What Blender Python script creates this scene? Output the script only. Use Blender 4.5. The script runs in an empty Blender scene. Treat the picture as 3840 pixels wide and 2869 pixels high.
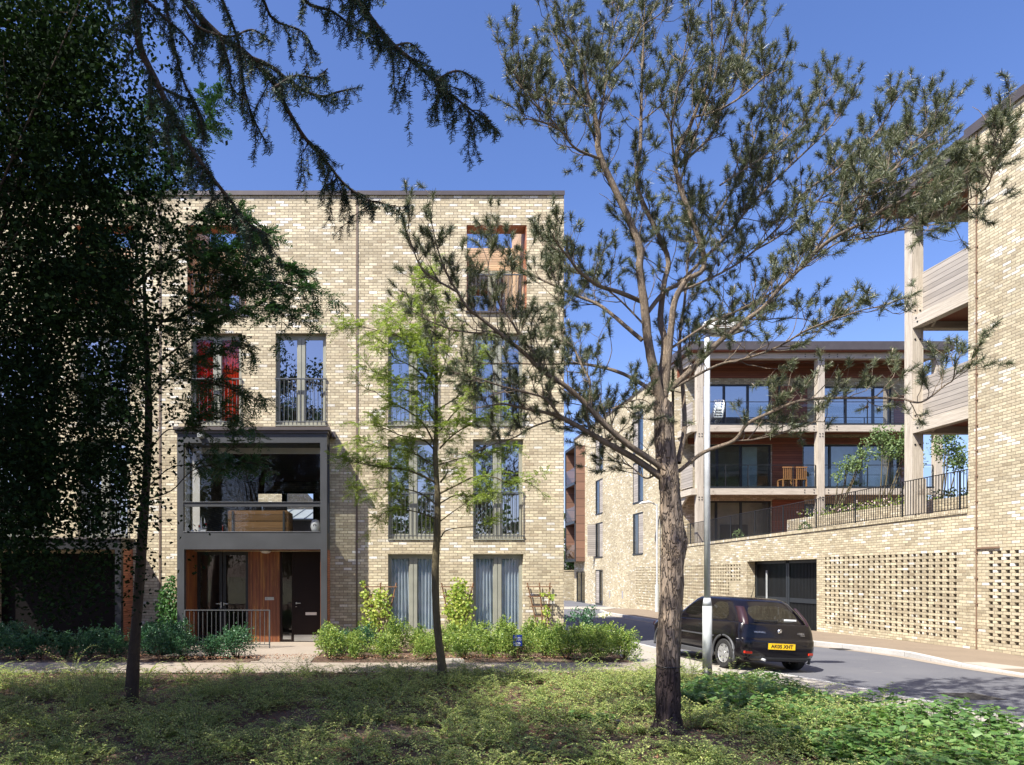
import bpy, bmesh, math, random
import numpy as np
from mathutils import Vector, Matrix
R = math.radians
rnd = random.Random(11)
rng = np.random.default_rng(5)
SC = bpy.context.scene
COL = SC.collection
HC = 1.85                                   # eye height of the view camera
def at(x, y, Y):                            # survey point of the photograph (3840 px wide) at distance Y -> metres
    return Vector(((x-1475)*Y/2566, Y, HC-(y-2153)*Y/2566))

# ------------------------------------------------------------------ object helpers
class MB:
    def __init__(s): s.v = []; s.f = []; s.m = []; s.cur = 0
    def _f(s, f): s.f.append(f); s.m.append(s.cur)
    def quad(s, a, b, c, d):
        n = len(s.v); s.v += [tuple(a), tuple(b), tuple(c), tuple(d)]; s._f((n, n+1, n+2, n+3))
    def poly(s, pts):
        n = len(s.v); s.v += [tuple(p) for p in pts]; s._f(tuple(range(n, n+len(pts))))
    def box(s, x0, x1, y0, y1, z0, z1, mat=None):
        n = len(s.v)
        P = [(x, y, z) for z in (z0, z1) for y in (y0, y1) for x in (x0, x1)]
        if mat is not None: P = [tuple(mat @ Vector(p)) for p in P]
        s.v += P
        for f in ((0,2,3,1), (4,5,7,6), (0,1,5,4), (2,6,7,3), (0,4,6,2), (1,3,7,5)): s._f(tuple(n+i for i in f))
    def prism(s, pts, d):                   # polygon extruded by vector d
        n = len(s.v); k = len(pts); d = Vector(d)
        s.v += [tuple(p) for p in pts] + [tuple(Vector(p)+d) for p in pts]
        s._f(tuple(range(n, n+k))[::-1]); s._f(tuple(range(n+k, n+2*k)))
        for i in range(k): j = (i+1) % k; s._f((n+i, n+j, n+k+j, n+k+i))
    def tube(s, pts, rad, n=8, cap=True, squash=1.0):
        pts = [Vector(p) for p in pts]
        if not hasattr(rad, '__len__'): rad = [rad]*len(pts)
        base = len(s.v); up = None
        for i, p in enumerate(pts):
            t = (pts[min(i+1, len(pts)-1)] - pts[max(i-1, 0)])
            t = t.normalized() if t.length > 1e-9 else Vector((0,0,1))
            if up is None:
                up = Vector((0,0,1)) if abs(t.z) < .9 else Vector((0,1,0))
            a = t.cross(up)
            if a.length < 1e-6: a = t.orthogonal()
            a.normalize(); b = t.cross(a).normalized(); up = b.cross(t) if False else up
            if abs(t.dot(up)) > .95: up = b
            for k in range(n):
                an = 2*math.pi*k/n
                s.v.append(tuple(p + a*math.cos(an)*rad[i] + b*math.sin(an)*rad[i]*squash))
        for i in range(len(pts)-1):
            for k in range(n):
                q = base+i*n; k2 = (k+1) % n
                s._f((q+k, q+k2, q+n+k2, q+n+k))
        if cap:
            s._f(tuple(base+k for k in range(n))[::-1]); e = base+(len(pts)-1)*n
            s._f(tuple(e+k for k in range(n)))
    def lathe(s, prof, c, n=16):
        s.tube([(c[0], c[1], c[2]+z) for r, z in prof], [max(r, 1e-4) for r, z in prof], n)
    def panel(s, o, pos, u0, u1, z0, z1, op=(), th=.3):     # wall with real openings; o='x': faces -Y, o='y': faces -X
        us = sorted({u0, u1, *[v for q in op for v in q[:2] if u0 < v < u1]})
        zs = sorted({z0, z1, *[v for q in op for v in q[2:] if z0 < v < z1]})
        def P(u, t, z): return (u, pos+t, z) if o == 'x' else (pos+t, u, z)
        def solid(i, j):
            if i < 0 or j < 0 or i >= len(us)-1 or j >= len(zs)-1: return False
            cu = (us[i]+us[i+1])/2; cz = (zs[j]+zs[j+1])/2
            return not any(a < cu < b and c < cz < d for a, b, c, d in op)
        for i in range(len(us)-1):
            for j in range(len(zs)-1):
                if not solid(i, j): continue
                a, b, c, d = us[i], us[i+1], zs[j], zs[j+1]
                s.quad(P(a,0,c), P(b,0,c), P(b,0,d), P(a,0,d)); s.quad(P(b,th,c), P(a,th,c), P(a,th,d), P(b,th,d))
                if not solid(i-1, j): s.quad(P(a,th,c), P(a,0,c), P(a,0,d), P(a,th,d))
                if not solid(i+1, j): s.quad(P(b,0,c), P(b,th,c), P(b,th,d), P(b,0,d))
                if not solid(i, j-1): s.quad(P(a,th,c), P(b,th,c), P(b,0,c), P(a,0,c))
                if not solid(i, j+1): s.quad(P(a,0,d), P(b,0,d), P(b,th,d), P(a,th,d))
    def each(s, name, mat, parent, org=(0,0,0), nv=8):          # every box collected so far becomes a part of its own
        for i in range(0, len(s.v), nv):
            q = MB(); q.v = s.v[i:i+nv]; q.f = [tuple(j-i for j in f) for f in s.f if i <= f[0] < i+nv]; q.m = [0]*len(q.f)
            q.build(name, mat, parent, org)
    def build(s, name, mat, parent=None, org=(0,0,0), smooth=False, fix=False):
        me = bpy.data.meshes.new(name)
        ox, oy, oz = org
        me.from_pydata([(x-ox, y-oy, z-oz) for x, y, z in s.v], [], s.f)
        mats = mat if isinstance(mat, (list, tuple)) else [mat]
        for m in mats: me.materials.append(m)
        if len(mats) > 1: me.polygons.foreach_set('material_index', s.m)
        if fix:
            bm = bmesh.new(); bm.from_mesh(me); bmesh.ops.recalc_face_normals(bm, faces=bm.faces); bm.to_mesh(me); bm.free()
        if smooth: me.polygons.foreach_set('use_smooth', [True]*len(me.polygons))
        o = bpy.data.objects.new(name, me); COL.objects.link(o)
        if parent: o.parent = parent
        return o
def npmesh(name, V, F, mats, parent=None, org=(0,0,0), mi=None, smooth=False):
    V = np.asarray(V, np.float32).reshape(-1, 3) - np.array(org, np.float32)
    F = np.asarray(F, np.int32).reshape(-1, 4)
    me = bpy.data.meshes.new(name)
    me.vertices.add(len(V)); me.vertices.foreach_set('co', V.ravel())
    me.loops.add(F.size); me.loops.foreach_set('vertex_index', F.ravel())
    me.polygons.add(len(F)); me.polygons.foreach_set('loop_start', np.arange(0, F.size, 4, dtype=np.int32))
    me.polygons.foreach_set('loop_total', np.full(len(F), 4, np.int32))
    for m in (mats if isinstance(mats, (list, tuple)) else [mats]): me.materials.append(m)
    if mi is not None: me.polygons.foreach_set('material_index', np.asarray(mi, np.int32))
    if smooth: me.polygons.foreach_set('use_smooth', np.ones(len(F), bool))
    me.update(calc_edges=True); me.validate()
    o = bpy.data.objects.new(name, me); COL.objects.link(o)
    if parent: o.parent = parent
    return o
def thing(name, label, cat, loc=(0,0,0), group=None):
    o = bpy.data.objects.new(name, None); COL.objects.link(o); o.location = loc; o.empty_display_size = .2
    o['label'] = label; o['category'] = cat
    if group: o['group'] = group
    return o
def tag(o, label, cat, group=None, loc=None):
    o['label'] = label; o['category'] = cat
    if group: o['group'] = group
    return o
def single(mb, name, mat, label, cat, org, group=None, **k):       # a thing that is one mesh, origin at its base
    o = mb.build(name, mat, None, org, **k); o.location = org
    return tag(o, label, cat, group)
def struct(o, kind='structure'): o['kind'] = kind; return o
def text(s, size, mat, parent, loc, rot, name='lettering', ex=.002, align='CENTER', bold=0):
    c = bpy.data.curves.new(name, 'FONT'); c.body = s; c.size = size; c.extrude = ex; c.align_x = align; c.align_y = 'CENTER'; c.offset = bold
    t = bpy.data.objects.new('t', c); COL.objects.link(t)
    me = bpy.data.meshes.new_from_object(t.evaluated_get(bpy.context.evaluated_depsgraph_get()))
    bpy.data.objects.remove(t)
    me.name = name; me.materials.clear(); me.materials.append(mat)
    o = bpy.data.objects.new(name, me); COL.objects.link(o); o.parent = parent; o.location = loc; o.rotation_euler = rot
    return o

# ------------------------------------------------------------------ materials
def newmat(name):
    m = bpy.data.materials.new(name); m.use_nodes = True; nt = m.node_tree
    return m, nt, nt.nodes['Principled BSDF']
def sk(nt, i, v):
    if isinstance(v, bpy.types.NodeSocket): nt.links.new(v, i)
    elif isinstance(v, (tuple, list)): i.default_value = (*v, 1) if len(v) == 3 and len(i.default_value) == 4 else v
    else: i.default_value = v
def MA(nt, op, a, b=None, c=None, clamp=False):
    n = nt.nodes.new('ShaderNodeMath'); n.operation = op; n.use_clamp = clamp
    sk(nt, n.inputs[0], a)
    if b is not None: sk(nt, n.inputs[1], b)
    if c is not None: sk(nt, n.inputs[2], c)
    return n.outputs[0]
def MIX(nt, f, a, b, mode='MIX'):
    n = nt.nodes.new('ShaderNodeMix'); n.data_type = 'RGBA'; n.blend_type = mode
    sk(nt, n.inputs[0], f); sk(nt, n.inputs[6], a); sk(nt, n.inputs[7], b)
    return n.outputs[2]
def NOISE(nt, vec, scale, det=3, rough=.55):
    n = nt.nodes.new('ShaderNodeTexNoise'); n.inputs['Scale'].default_value = scale
    n.inputs['Detail'].default_value = det; n.inputs['Roughness'].default_value = rough
    if vec is not None: nt.links.new(vec, n.inputs['Vector'])
    return n.outputs['Fac']
def RANGE(nt, v, a, b, c=0., d=1.):
    n = nt.nodes.new('ShaderNodeMapRange'); n.clamp = True
    for i, q in enumerate((v, a, b, c, d)): sk(nt, n.inputs[i], q)
    return n.outputs[0]
def RAMP(nt, v, stops, const=False):
    n = nt.nodes.new('ShaderNodeValToRGB'); e = n.color_ramp.elements
    n.color_ramp.interpolation = 'CONSTANT' if const else 'LINEAR'
    while len(e) < len(stops): e.new(.5)
    for k, (p, c) in enumerate(stops): e[k].position = p; e[k].color = (*c, 1)
    nt.links.new(v, n.inputs[0]); return n.outputs[0]
def BUMP(nt, h, dist, st=1.):
    n = nt.nodes.new('ShaderNodeBump'); n.inputs['Distance'].default_value = dist; n.inputs['Strength'].default_value = st
    nt.links.new(h, n.inputs['Height']); return n.outputs[0]
def POS(nt): return nt.nodes.new('ShaderNodeNewGeometry').outputs['Position']
def SEP(nt, v): n = nt.nodes.new('ShaderNodeSeparateXYZ'); nt.links.new(v, n.inputs[0]); return n.outputs
def CMB(nt, x, y, z):
    n = nt.nodes.new('ShaderNodeCombineXYZ'); sk(nt, n.inputs[0], x); sk(nt, n.inputs[1], y); sk(nt, n.inputs[2], z); return n.outputs[0]
def plain(name, col, rough=.6, metal=0., var=.12, nscale=3., bump=0., bscale=60., spec=.5, coat=0):
    m, nt, p = newmat(name); pos = POS(nt)
    n = NOISE(nt, pos, nscale, 4)
    f = RANGE(nt, n, .3, .7, 1-var, 1+var)
    hs = nt.nodes.new('ShaderNodeHueSaturation'); hs.inputs['Color'].default_value = (*col, 1); nt.links.new(f, hs.inputs['Value'])
    nt.links.new(hs.outputs[0], p.inputs['Base Color'])
    p.inputs['Roughness'].default_value = rough; p.inputs['Metallic'].default_value = metal
    p.inputs['Specular IOR Level'].default_value = spec; p.inputs['Coat Weight'].default_value = coat
    if bump: nt.links.new(BUMP(nt, NOISE(nt, pos, bscale, 4), bump), p.inputs['Normal'])
    return m
def brick(name, stops, mortar=(.25,.205,.145), bw=.225, bh=.075, tone=1., soldier=False):
    m, nt, p = newmat(name); pos = POS(nt); x, y, z = SEP(nt, pos)
    u = MA(nt, 'ADD', x, y); v = z
    if soldier: u, v = MA(nt, 'MULTIPLY', v, 1.), u
    # courses waver a little
    w = NOISE(nt, pos, 1.7, 2)
    v2 = MA(nt, 'ADD', v, MA(nt, 'MULTIPLY', MA(nt, 'SUBTRACT', NOISE(nt, pos, 9., 1), .5), .006))
    rv = MA(nt, 'DIVIDE', v2, bh); row = MA(nt, 'FLOOR', rv)
    off = MA(nt, 'MULTIPLY', MA(nt, 'MODULO', row, 2.), .5) if not soldier else 0.
    ru = MA(nt, 'ADD', MA(nt, 'DIVIDE', u, bw), off); col = MA(nt, 'FLOOR', ru)
    fu = MA(nt, 'SUBTRACT', ru, col); fv = MA(nt, 'SUBTRACT', rv, row)
    du = MA(nt, 'MULTIPLY', MA(nt, 'MINIMUM', fu, MA(nt, 'SUBTRACT', 1., fu)), bw)
    dv = MA(nt, 'MULTIPLY', MA(nt, 'MINIMUM', fv, MA(nt, 'SUBTRACT', 1., fv)), bh)
    fine = NOISE(nt, pos, 45., 3)
    d = MA(nt, 'ADD', MA(nt, 'MINIMUM', du, dv), MA(nt, 'MULTIPLY', MA(nt, 'SUBTRACT', fine, .5), .006))
    mask = RANGE(nt, d, .004, .0095)
    wn = nt.nodes.new('ShaderNodeTexWhiteNoise'); wn.noise_dimensions = '3D'
    nt.links.new(CMB(nt, col, row, MA(nt, 'FLOOR', MA(nt, 'MULTIPLY', x, .05))), wn.inputs['Vector'])
    # bricks of a kind come in clusters
    clu = NOISE(nt, CMB(nt, MA(nt,'MULTIPLY',col,.11), MA(nt,'MULTIPLY',row,.11), 0.), 1., 2)
    sel = MA(nt, 'ADD', MA(nt, 'MULTIPLY', wn.outputs['Value'], .8), RANGE(nt, clu, .3, .7, 0., .2))
    bc = RAMP(nt, sel, stops)
    wn2 = nt.nodes.new('ShaderNodeTexWhiteNoise'); wn2.noise_dimensions = '3D'
    nt.links.new(CMB(nt, row, col, 3.7), wn2.inputs['Vector'])
    hs = nt.nodes.new('ShaderNodeHueSaturation'); nt.links.new(bc, hs.inputs['Color'])
    val = MA(nt, 'MULTIPLY', RANGE(nt, wn2.outputs['Value'], 0., 1., .82, 1.14), RANGE(nt, NOISE(nt, pos, 16., 4, .7), .25, .75, .74, 1.24))
    val = MA(nt, 'MULTIPLY', val, RANGE(nt, NOISE(nt, pos, .55, 3), .3, .7, .86*tone, 1.1*tone))
    streak = NOISE(nt, CMB(nt, MA(nt,'MULTIPLY',u,2.2), 0., MA(nt,'MULTIPLY',v,.22)), 1., 4, .65)
    val = MA(nt, 'MULTIPLY', val, RANGE(nt, streak, .56, .74, 1., .86))
    nt.links.new(val, hs.inputs['Value'])
    nt.links.new(MIX(nt, mask, mortar, hs.outputs[0]), p.inputs['Base Color'])
    p.inputs['Roughness'].default_value = .9; p.inputs['Specular IOR Level'].default_value = .2
    h = MA(nt, 'ADD', mask, MA(nt, 'MULTIPLY', fine, .5))
    h = MA(nt, 'ADD', h, MA(nt, 'MULTIPLY', wn2.outputs['Value'], .35))
    nt.links.new(BUMP(nt, h, .006, .9), p.inputs['Normal'])
    return m
def boards(name, c1, c2, w, axis='u', rough=.65, gap=.1, stain=None):      # boarding: axis u = vertical boards, z = horizontal boards
    m, nt, p = newmat(name); pos = POS(nt); x, y, z = SEP(nt, pos)
    u = MA(nt, 'ADD', x, y); a = u if axis == 'u' else z; b = z if axis == 'u' else u
    r = MA(nt, 'DIVIDE', a, w); k = MA(nt, 'FLOOR', r); f = MA(nt, 'SUBTRACT', r, k)
    wn = nt.nodes.new('ShaderNodeTexWhiteNoise'); wn.noise_dimensions = '1D'; nt.links.new(k, wn.inputs['W'])
    g = NOISE(nt, CMB(nt, MA(nt,'MULTIPLY',a,30.), MA(nt,'MULTIPLY',b,1.6), k), 1., 4, .6)
    c = MIX(nt, RANGE(nt, g, .3, .7), c1, c2)
    hs = nt.nodes.new('ShaderNodeHueSaturation'); nt.links.new(c, hs.inputs['Color'])
    nt.links.new(RANGE(nt, wn.outputs['Value'], 0., 1., .78, 1.18), hs.inputs['Value'])
    e = MA(nt, 'MINIMUM', f, MA(nt, 'SUBTRACT', 1., f)); mk = RANGE(nt, e, 0.02, gap)
    out = hs.outputs[0]
    if stain:
        out = MIX(nt, RANGE(nt, NOISE(nt, CMB(nt, MA(nt,'MULTIPLY',a,9.), MA(nt,'MULTIPLY',b,.7), 0.), 1., 5, .7), .5, .66), out, stain)
    nt.links.new(MIX(nt, mk, (c1[0]*.25, c1[1]*.25, c1[2]*.25), out), p.inputs['Base Color'])
    p.inputs['Roughness'].default_value = rough
    nt.links.new(BUMP(nt, MA(nt, 'ADD', mk, MA(nt,'MULTIPLY',g,.3)), .006, .7), p.inputs['Normal'])
    return m
def leafmat(name, cols, trans=.35, rough=.5, clump=1.5):
    m, nt, p = newmat(name)
    g = nt.nodes.new('ShaderNodeNewGeometry'); out = nt.nodes['Material Output']
    c = RAMP(nt, MA(nt, 'ADD', MA(nt,'MULTIPLY', g.outputs['Random Per Island'], .75), RANGE(nt, NOISE(nt, g.outputs['Position'], clump, 2), .35, .65, 0., .25)),
             [(i/(len(cols)-1), q) for i, q in enumerate(cols)])
    nt.links.new(c, p.inputs['Base Color']); p.inputs['Roughness'].default_value = rough; p.inputs['Specular IOR Level'].default_value = .35 if rough < .8 else .08
    t = nt.nodes.new('ShaderNodeBsdfTranslucent')
    nt.links.new(MIX(nt, 1., c, (1.25, 1.3, .8), 'MULTIPLY'), t.inputs['Color'])
    mx = nt.nodes.new('ShaderNodeMixShader'); mx.inputs[0].default_value = trans
    nt.links.new(p.outputs[0], mx.inputs[1]); nt.links.new(t.outputs[0], mx.inputs[2]); nt.links.new(mx.outputs[0], out.inputs['Surface'])
    return m
def glassmat(name, tint=(.75,.8,.82), base=.16, k=.75):
    m, nt, p = newmat(name); out = nt.nodes['Material Output']; nt.nodes.remove(p)
    tr = nt.nodes.new('ShaderNodeBsdfTransparent'); tr.inputs[0].default_value = (*tint, 1)
    gl = nt.nodes.new('ShaderNodeBsdfGlossy'); gl.inputs['Roughness'].default_value = .0
    lw = nt.nodes.new('ShaderNodeLayerWeight'); lw.inputs[0].default_value = .25
    f = MA(nt, 'ADD', MA(nt, 'MULTIPLY', lw.outputs['Fresnel'], k), base, clamp=True)
    nt.links.new(BUMP(nt, NOISE(nt, POS(nt), .8, 1), .004), gl.inputs['Normal'])
    mx = nt.nodes.new('ShaderNodeMixShader'); nt.links.new(f, mx.inputs[0]); nt.links.new(tr.outputs[0], mx.inputs[1]); nt.links.new(gl.outputs[0], mx.inputs[2])
    nt.links.new(mx.outputs[0], out.inputs['Surface']); return m
def barkmat(name, c1, c2, c3, vs=14., bump=.02, stain=None):
    m, nt, p = newmat(name); pos = POS(nt); x, y, z = SEP(nt, pos)
    v = CMB(nt, MA(nt,'MULTIPLY',x,2.2), MA(nt,'MULTIPLY',y,2.2), MA(nt,'MULTIPLY',z,.42))
    vo = nt.nodes.new('ShaderNodeTexVoronoi'); vo.feature = 'DISTANCE_TO_EDGE'; vo.inputs['Scale'].default_value = vs
    nv = nt.nodes.new('ShaderNodeVectorMath'); nv.operation = 'ADD'
    nz = nt.nodes.new('ShaderNodeTexNoise'); nz.inputs['Scale'].default_value = vs*.8; nt.links.new(v, nz.inputs['Vector'])
    sc = nt.nodes.new('ShaderNodeVectorMath'); sc.operation = 'SCALE'; sc.inputs['Scale'].default_value = .3
    nt.links.new(nz.outputs['Color'], sc.inputs[0]); nt.links.new(v, nv.inputs[0]); nt.links.new(sc.outputs[0], nv.inputs[1]); nt.links.new(nv.outputs[0], vo.inputs['Vector'])
    crack = RANGE(nt, vo.outputs[0], .0, .12)
    n = NOISE(nt, v, 5., 5, .65); c = MIX(nt, RANGE(nt, n, .35, .65), c1, c2)
    c = MIX(nt, MA(nt, 'MULTIPLY', MA(nt,'SUBTRACT',1.,crack), .45), c, c3)
    if stain:                                # damp dark lower bark with a ragged upper edge
        c = MIX(nt, MA(nt, 'MULTIPLY', RANGE(nt, MA(nt, 'ADD', z, MA(nt,'MULTIPLY',NOISE(nt, v, 3., 3),.3)), .88, 1.12, 1., 0.), .9), c, stain)
    nt.links.new(c, p.inputs['Base Color']); p.inputs['Roughness'].default_value = .85; p.inputs['Specular IOR Level'].default_value = .25
    nt.links.new(BUMP(nt, MA(nt,'ADD',crack,MA(nt,'MULTIPLY',NOISE(nt, v, 30., 4),.6)), bump), p.inputs['Normal'])
    return m
def emat(name, col, s):
    m, nt, p = newmat(name); p.inputs['Emission Color'].default_value = (*col,1); p.inputs['Emission Strength'].default_value = s; p.inputs['Base Color'].default_value = (*col,1); return m

BUFF = [(0., (.33,.265,.175)), (.14, (.42,.355,.235)), (.5, (.50,.435,.30)), (.8, (.57,.50,.335)), (.88, (.67,.635,.54)), (1., (.74,.725,.66))]
M_brick = brick('buff_brick', BUFF)
M_brick_t = brick('buff_brick_terrace', BUFF, mortar=(.27,.22,.155), tone=1.1)
M_sold = brick('coping_brick', BUFF, soldier=True)
M_coping = plain('coping_metal', (.1,.085,.08), .45, .3, bump=.001)
M_grey = plain('porch_steel', (.058,.061,.063), .5, .2, .18, 1.2)
M_frame = plain('window_frame_paint', (.27,.27,.215), .5)
M_dframe = plain('dark_window_frame', (.02,.024,.028), .4)
M_rail = plain('galvanised_paint', (.11,.115,.115), .45, .4)
M_blk = plain('black_steel', (.014,.015,.016), .45)
M_cedar = boards('cedar_vertical', (.16,.048,.018), (.23,.075,.027), .09, 'u', .5, .08, (.36,.16,.04))
M_cedarh = boards('cedar_horizontal', (.42,.15,.07), (.5,.2,.1), .06, 'z', .6, .12)
M_cedard = boards('red_cedar_cladding', (.2,.06,.03), (.27,.09,.045), .12, 'z', .6, .08)
M_larch = boards('pale_larch', (.5,.34,.2), (.6,.42,.27), .07, 'z', .6, .12)
M_greyb = boards('weathered_boards', (.3,.27,.235), (.4,.36,.31), .14, 'z', .75, .07)
M_rust = boards('rust_panels', (.16,.085,.055), (.21,.115,.075), .62, 'z', .6, .03)
def oakmat(h):
    m, nt, p = newmat('weathered_oak'); pos = POS(nt); x, y, z = SEP(nt, pos)
    kx, kz = (1.1, 26.) if h else (24., 1.1)
    g = NOISE(nt, CMB(nt, MA(nt,'MULTIPLY',MA(nt,'ADD',x,y),kx), 0., MA(nt,'MULTIPLY',z,kz)), 1., 6, .75)
    g2 = NOISE(nt, pos, 2.3, 4, .7)
    c = MIX(nt, RANGE(nt, g, .35, .65), (.34,.29,.225), (.60,.54,.44))
    c = MIX(nt, RANGE(nt, g2, .62, .72), c, (.24,.195,.15))
    nt.links.new(c, p.inputs['Base Color']); p.inputs['Roughness'].default_value = .8
    nt.links.new(BUMP(nt, NOISE(nt, pos, 40., 4), .004), p.inputs['Normal']); return m
M_oak = oakmat(False); M_oakh = oakmat(True)
M_glass = glassmat('window_glass', (.45,.5,.56), .55, .8)
M_glass2 = glassmat('balcony_glass', (.8,.86,.87), .06, .7)
M_glassd = glassmat('bay_glass', (.84,.86,.86), .06, .6)
M_glassg = glassmat('greenish_glass', (.66,.8,.78), .2, .8)
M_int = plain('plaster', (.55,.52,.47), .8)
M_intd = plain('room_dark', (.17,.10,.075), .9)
M_floor = plain('timber_floor', (.25,.16,.09), .5)
M_zinc = plain('zinc_roof', (.3,.33,.32), .45, .2)
M_white = plain('white_ceramic', (.8,.8,.78), .3)
M_red = plain('red_curtain', (.75,.03,.012), .8, var=.2)
M_orange = plain('orange_red_curtain', (.9,.10,.02), .8, var=.2)
M_curt = plain('pale_blue_curtain', (.66,.74,.8), .85, var=.1)
M_curtw = plain('white_curtain', (.65,.67,.68), .85)
M_leather = plain('black_leather', (.012,.012,.012), .35)
M_oiled = boards('oiled_teak', (.28,.15,.06), (.4,.23,.1), .18, 'z', .4, .04)
M_door = plain('dark_red_door', (.012,.006,.005), .45, spec=.2)
M_steel = plain('brushed_steel', (.5,.5,.48), .35, .9)
M_galv = plain('galvanised_steel', (.5,.52,.53), .5, .15, .15, 6.)
M_galvp = plain('pale_grey_column_paint', (.42,.44,.43), .5, 0., .15, 4.)
M_lampw = plain('white_lamp_hood', (.75,.75,.72), .45)
M_rubber = plain('tyre_rubber', (.018,.018,.018), .75, bump=.002)
M_alu = plain('silver_hubcap', (.5,.5,.5), .35, .6)
M_trim = plain('grey_plastic_trim', (.06,.062,.066), .5)
M_yel = plain('plate_yellow', (.85,.52,.01), .45, var=.03)
M_redl = plain('red_lens', (.55,.03,.01), .2)
M_smoke = plain('smoked_lamp_lens', (.03,.014,.02), .35, spec=.3)
M_blue = plain('blue_sign_face', (.012,.035,.25), .4, var=.04)
M_wtxt = plain('white_lettering', (.85,.85,.85), .5, var=.02)
M_btxt = plain('black_lettering', (.01,.01,.01), .5, var=.02)
M_chrome = plain('chrome_lettering', (.7,.7,.72), .2, .95, .03)
M_wood = plain('brown_trellis_wood', (.19,.1,.05), .8)
M_slat = plain('orange_chair_wood', (.3,.14,.05), .6)
def paint():
    m, nt, p = newmat('black_car_paint'); p.inputs['Base Color'].default_value = (.006,.005,.007,1)
    p.inputs['Roughness'].default_value = .18; p.inputs['Coat Weight'].default_value = .2; p.inputs['Coat Roughness'].default_value = .03
    p.inputs['Specular IOR Level'].default_value = .35; return m
M_paint = paint()
def asphalt():
    m, nt, p = newmat('asphalt'); pos = POS(nt); x, y, z = SEP(nt, pos)
    a = NOISE(nt, pos, 60., 3, .7); b = NOISE(nt, pos, .7, 4); s = NOISE(nt, CMB(nt, MA(nt,'MULTIPLY',x,1.5), MA(nt,'MULTIPLY',y,5.), 0.), 1., 5, .7)
    c = MIX(nt, RANGE(nt, a, .3, .75), (.07,.072,.084), (.135,.137,.15))
    c = MIX(nt, MA(nt,'MULTIPLY',RANGE(nt, b, .4, .7),.45), c, (.15,.15,.155))
    c = MIX(nt, MA(nt,'MULTIPLY',RANGE(nt, s, .62, .75),.7), c, (.34,.32,.28))
    nt.links.new(c, p.inputs['Base Color']); p.inputs['Roughness'].default_value = .85
    nt.links.new(BUMP(nt, a, .006), p.inputs['Normal']); return m
M_asph = asphalt()
def paving(name, c1, c2, sc=90., blotch=.3):
    m, nt, p = newmat(name); pos = POS(nt)
    c = MIX(nt, RANGE(nt, NOISE(nt, pos, sc, 2, .6), .3, .7), c1, c2)
    c = MIX(nt, MA(nt,'MULTIPLY',RANGE(nt, NOISE(nt, pos, 1.3, 5, .65), .4, .75), blotch), c, (c1[0]*.5, c1[1]*.5, c1[2]*.5))
    nt.links.new(c, p.inputs['Base Color']); p.inputs['Roughness'].default_value = .9
    nt.links.new(BUMP(nt, NOISE(nt, pos, sc, 2), .004), p.inputs['Normal']); return m
M_resin = paving('tan_resin_paving', (.17,.13,.09), (.25,.195,.135))
M_conc = paving('pale_concrete_paving', (.29,.265,.22), (.4,.365,.31))
M_path = paving('path_paving', (.24,.2,.155), (.33,.28,.22))
M_kerb = paving('granite_kerb', (.38,.37,.35), (.5,.49,.46), 40., .35)
def kerbmat():
    m = paving('granite_kerb', (.38,.37,.35), (.5,.49,.46), 40., .35); nt = m.node_tree; p = nt.nodes['Principled BSDF']
    x, y, z = SEP(nt, POS(nt)); r = MA(nt, 'DIVIDE', y, .9); f = MA(nt, 'SUBTRACT', r, MA(nt, 'FLOOR', r)); l = p.inputs['Base Color'].links[0].from_socket
    nt.links.new(MIX(nt, RANGE(nt, f, .0, .014), (.1,.09,.08), l), p.inputs['Base Color']); return m
M_kerb = kerbmat()
def soil():
    m, nt, p = newmat('mulched_soil'); pos = POS(nt)
    a = NOISE(nt, pos, 22., 5, .75); b = NOISE(nt, pos, 1.2, 3)
    c = MIX(nt, RANGE(nt, a, .35, .65), (.045,.024,.015), (.17,.1,.065))
    c = MIX(nt, RANGE(nt, NOISE(nt, pos, 70., 3), .62, .72), c, (.36,.27,.19))
    c = MIX(nt, MA(nt,'MULTIPLY',RANGE(nt, b, .5, .65),.5), c, (.2,.15,.1))
    nt.links.new(c, p.inputs['Base Color']); p.inputs['Roughness'].default_value = .95
    nt.links.new(BUMP(nt, a, .05), p.inputs['Normal']); return m
M_soil = soil()
M_grassy = paving('far_ground', (.12,.12,.06), (.2,.18,.1), 20.)
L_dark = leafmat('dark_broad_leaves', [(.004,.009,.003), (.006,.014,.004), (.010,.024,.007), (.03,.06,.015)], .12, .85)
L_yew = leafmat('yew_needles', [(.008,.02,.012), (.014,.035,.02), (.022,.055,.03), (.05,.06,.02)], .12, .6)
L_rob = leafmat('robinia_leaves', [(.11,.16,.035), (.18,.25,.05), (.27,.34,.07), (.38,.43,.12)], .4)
L_robd = leafmat('shaded_robinia_leaves', [(.02,.05,.02), (.03,.075,.028), (.05,.115,.04)], .3)  # robinia leaves again, the tree's shade put into darker greens
L_pine = leafmat('pine_needles', [(.035,.042,.024), (.06,.075,.04), (.09,.11,.055), (.15,.165,.085), (.28,.28,.17)], .12, .4, 2.5)
L_candle = plain('pine_candles', (.55,.46,.34), .7)
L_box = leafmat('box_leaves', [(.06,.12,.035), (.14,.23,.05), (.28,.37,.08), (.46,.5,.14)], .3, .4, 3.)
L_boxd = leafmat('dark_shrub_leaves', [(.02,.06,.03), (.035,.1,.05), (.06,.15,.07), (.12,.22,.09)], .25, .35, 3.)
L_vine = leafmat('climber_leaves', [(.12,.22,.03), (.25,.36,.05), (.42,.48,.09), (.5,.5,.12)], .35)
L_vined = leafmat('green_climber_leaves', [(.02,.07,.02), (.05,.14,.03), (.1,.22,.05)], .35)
L_cover = leafmat('ground_cover_leaves', [(.09,.15,.05), (.19,.27,.08), (.36,.42,.13), (.58,.58,.22)], .4, .5, .9)
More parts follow.
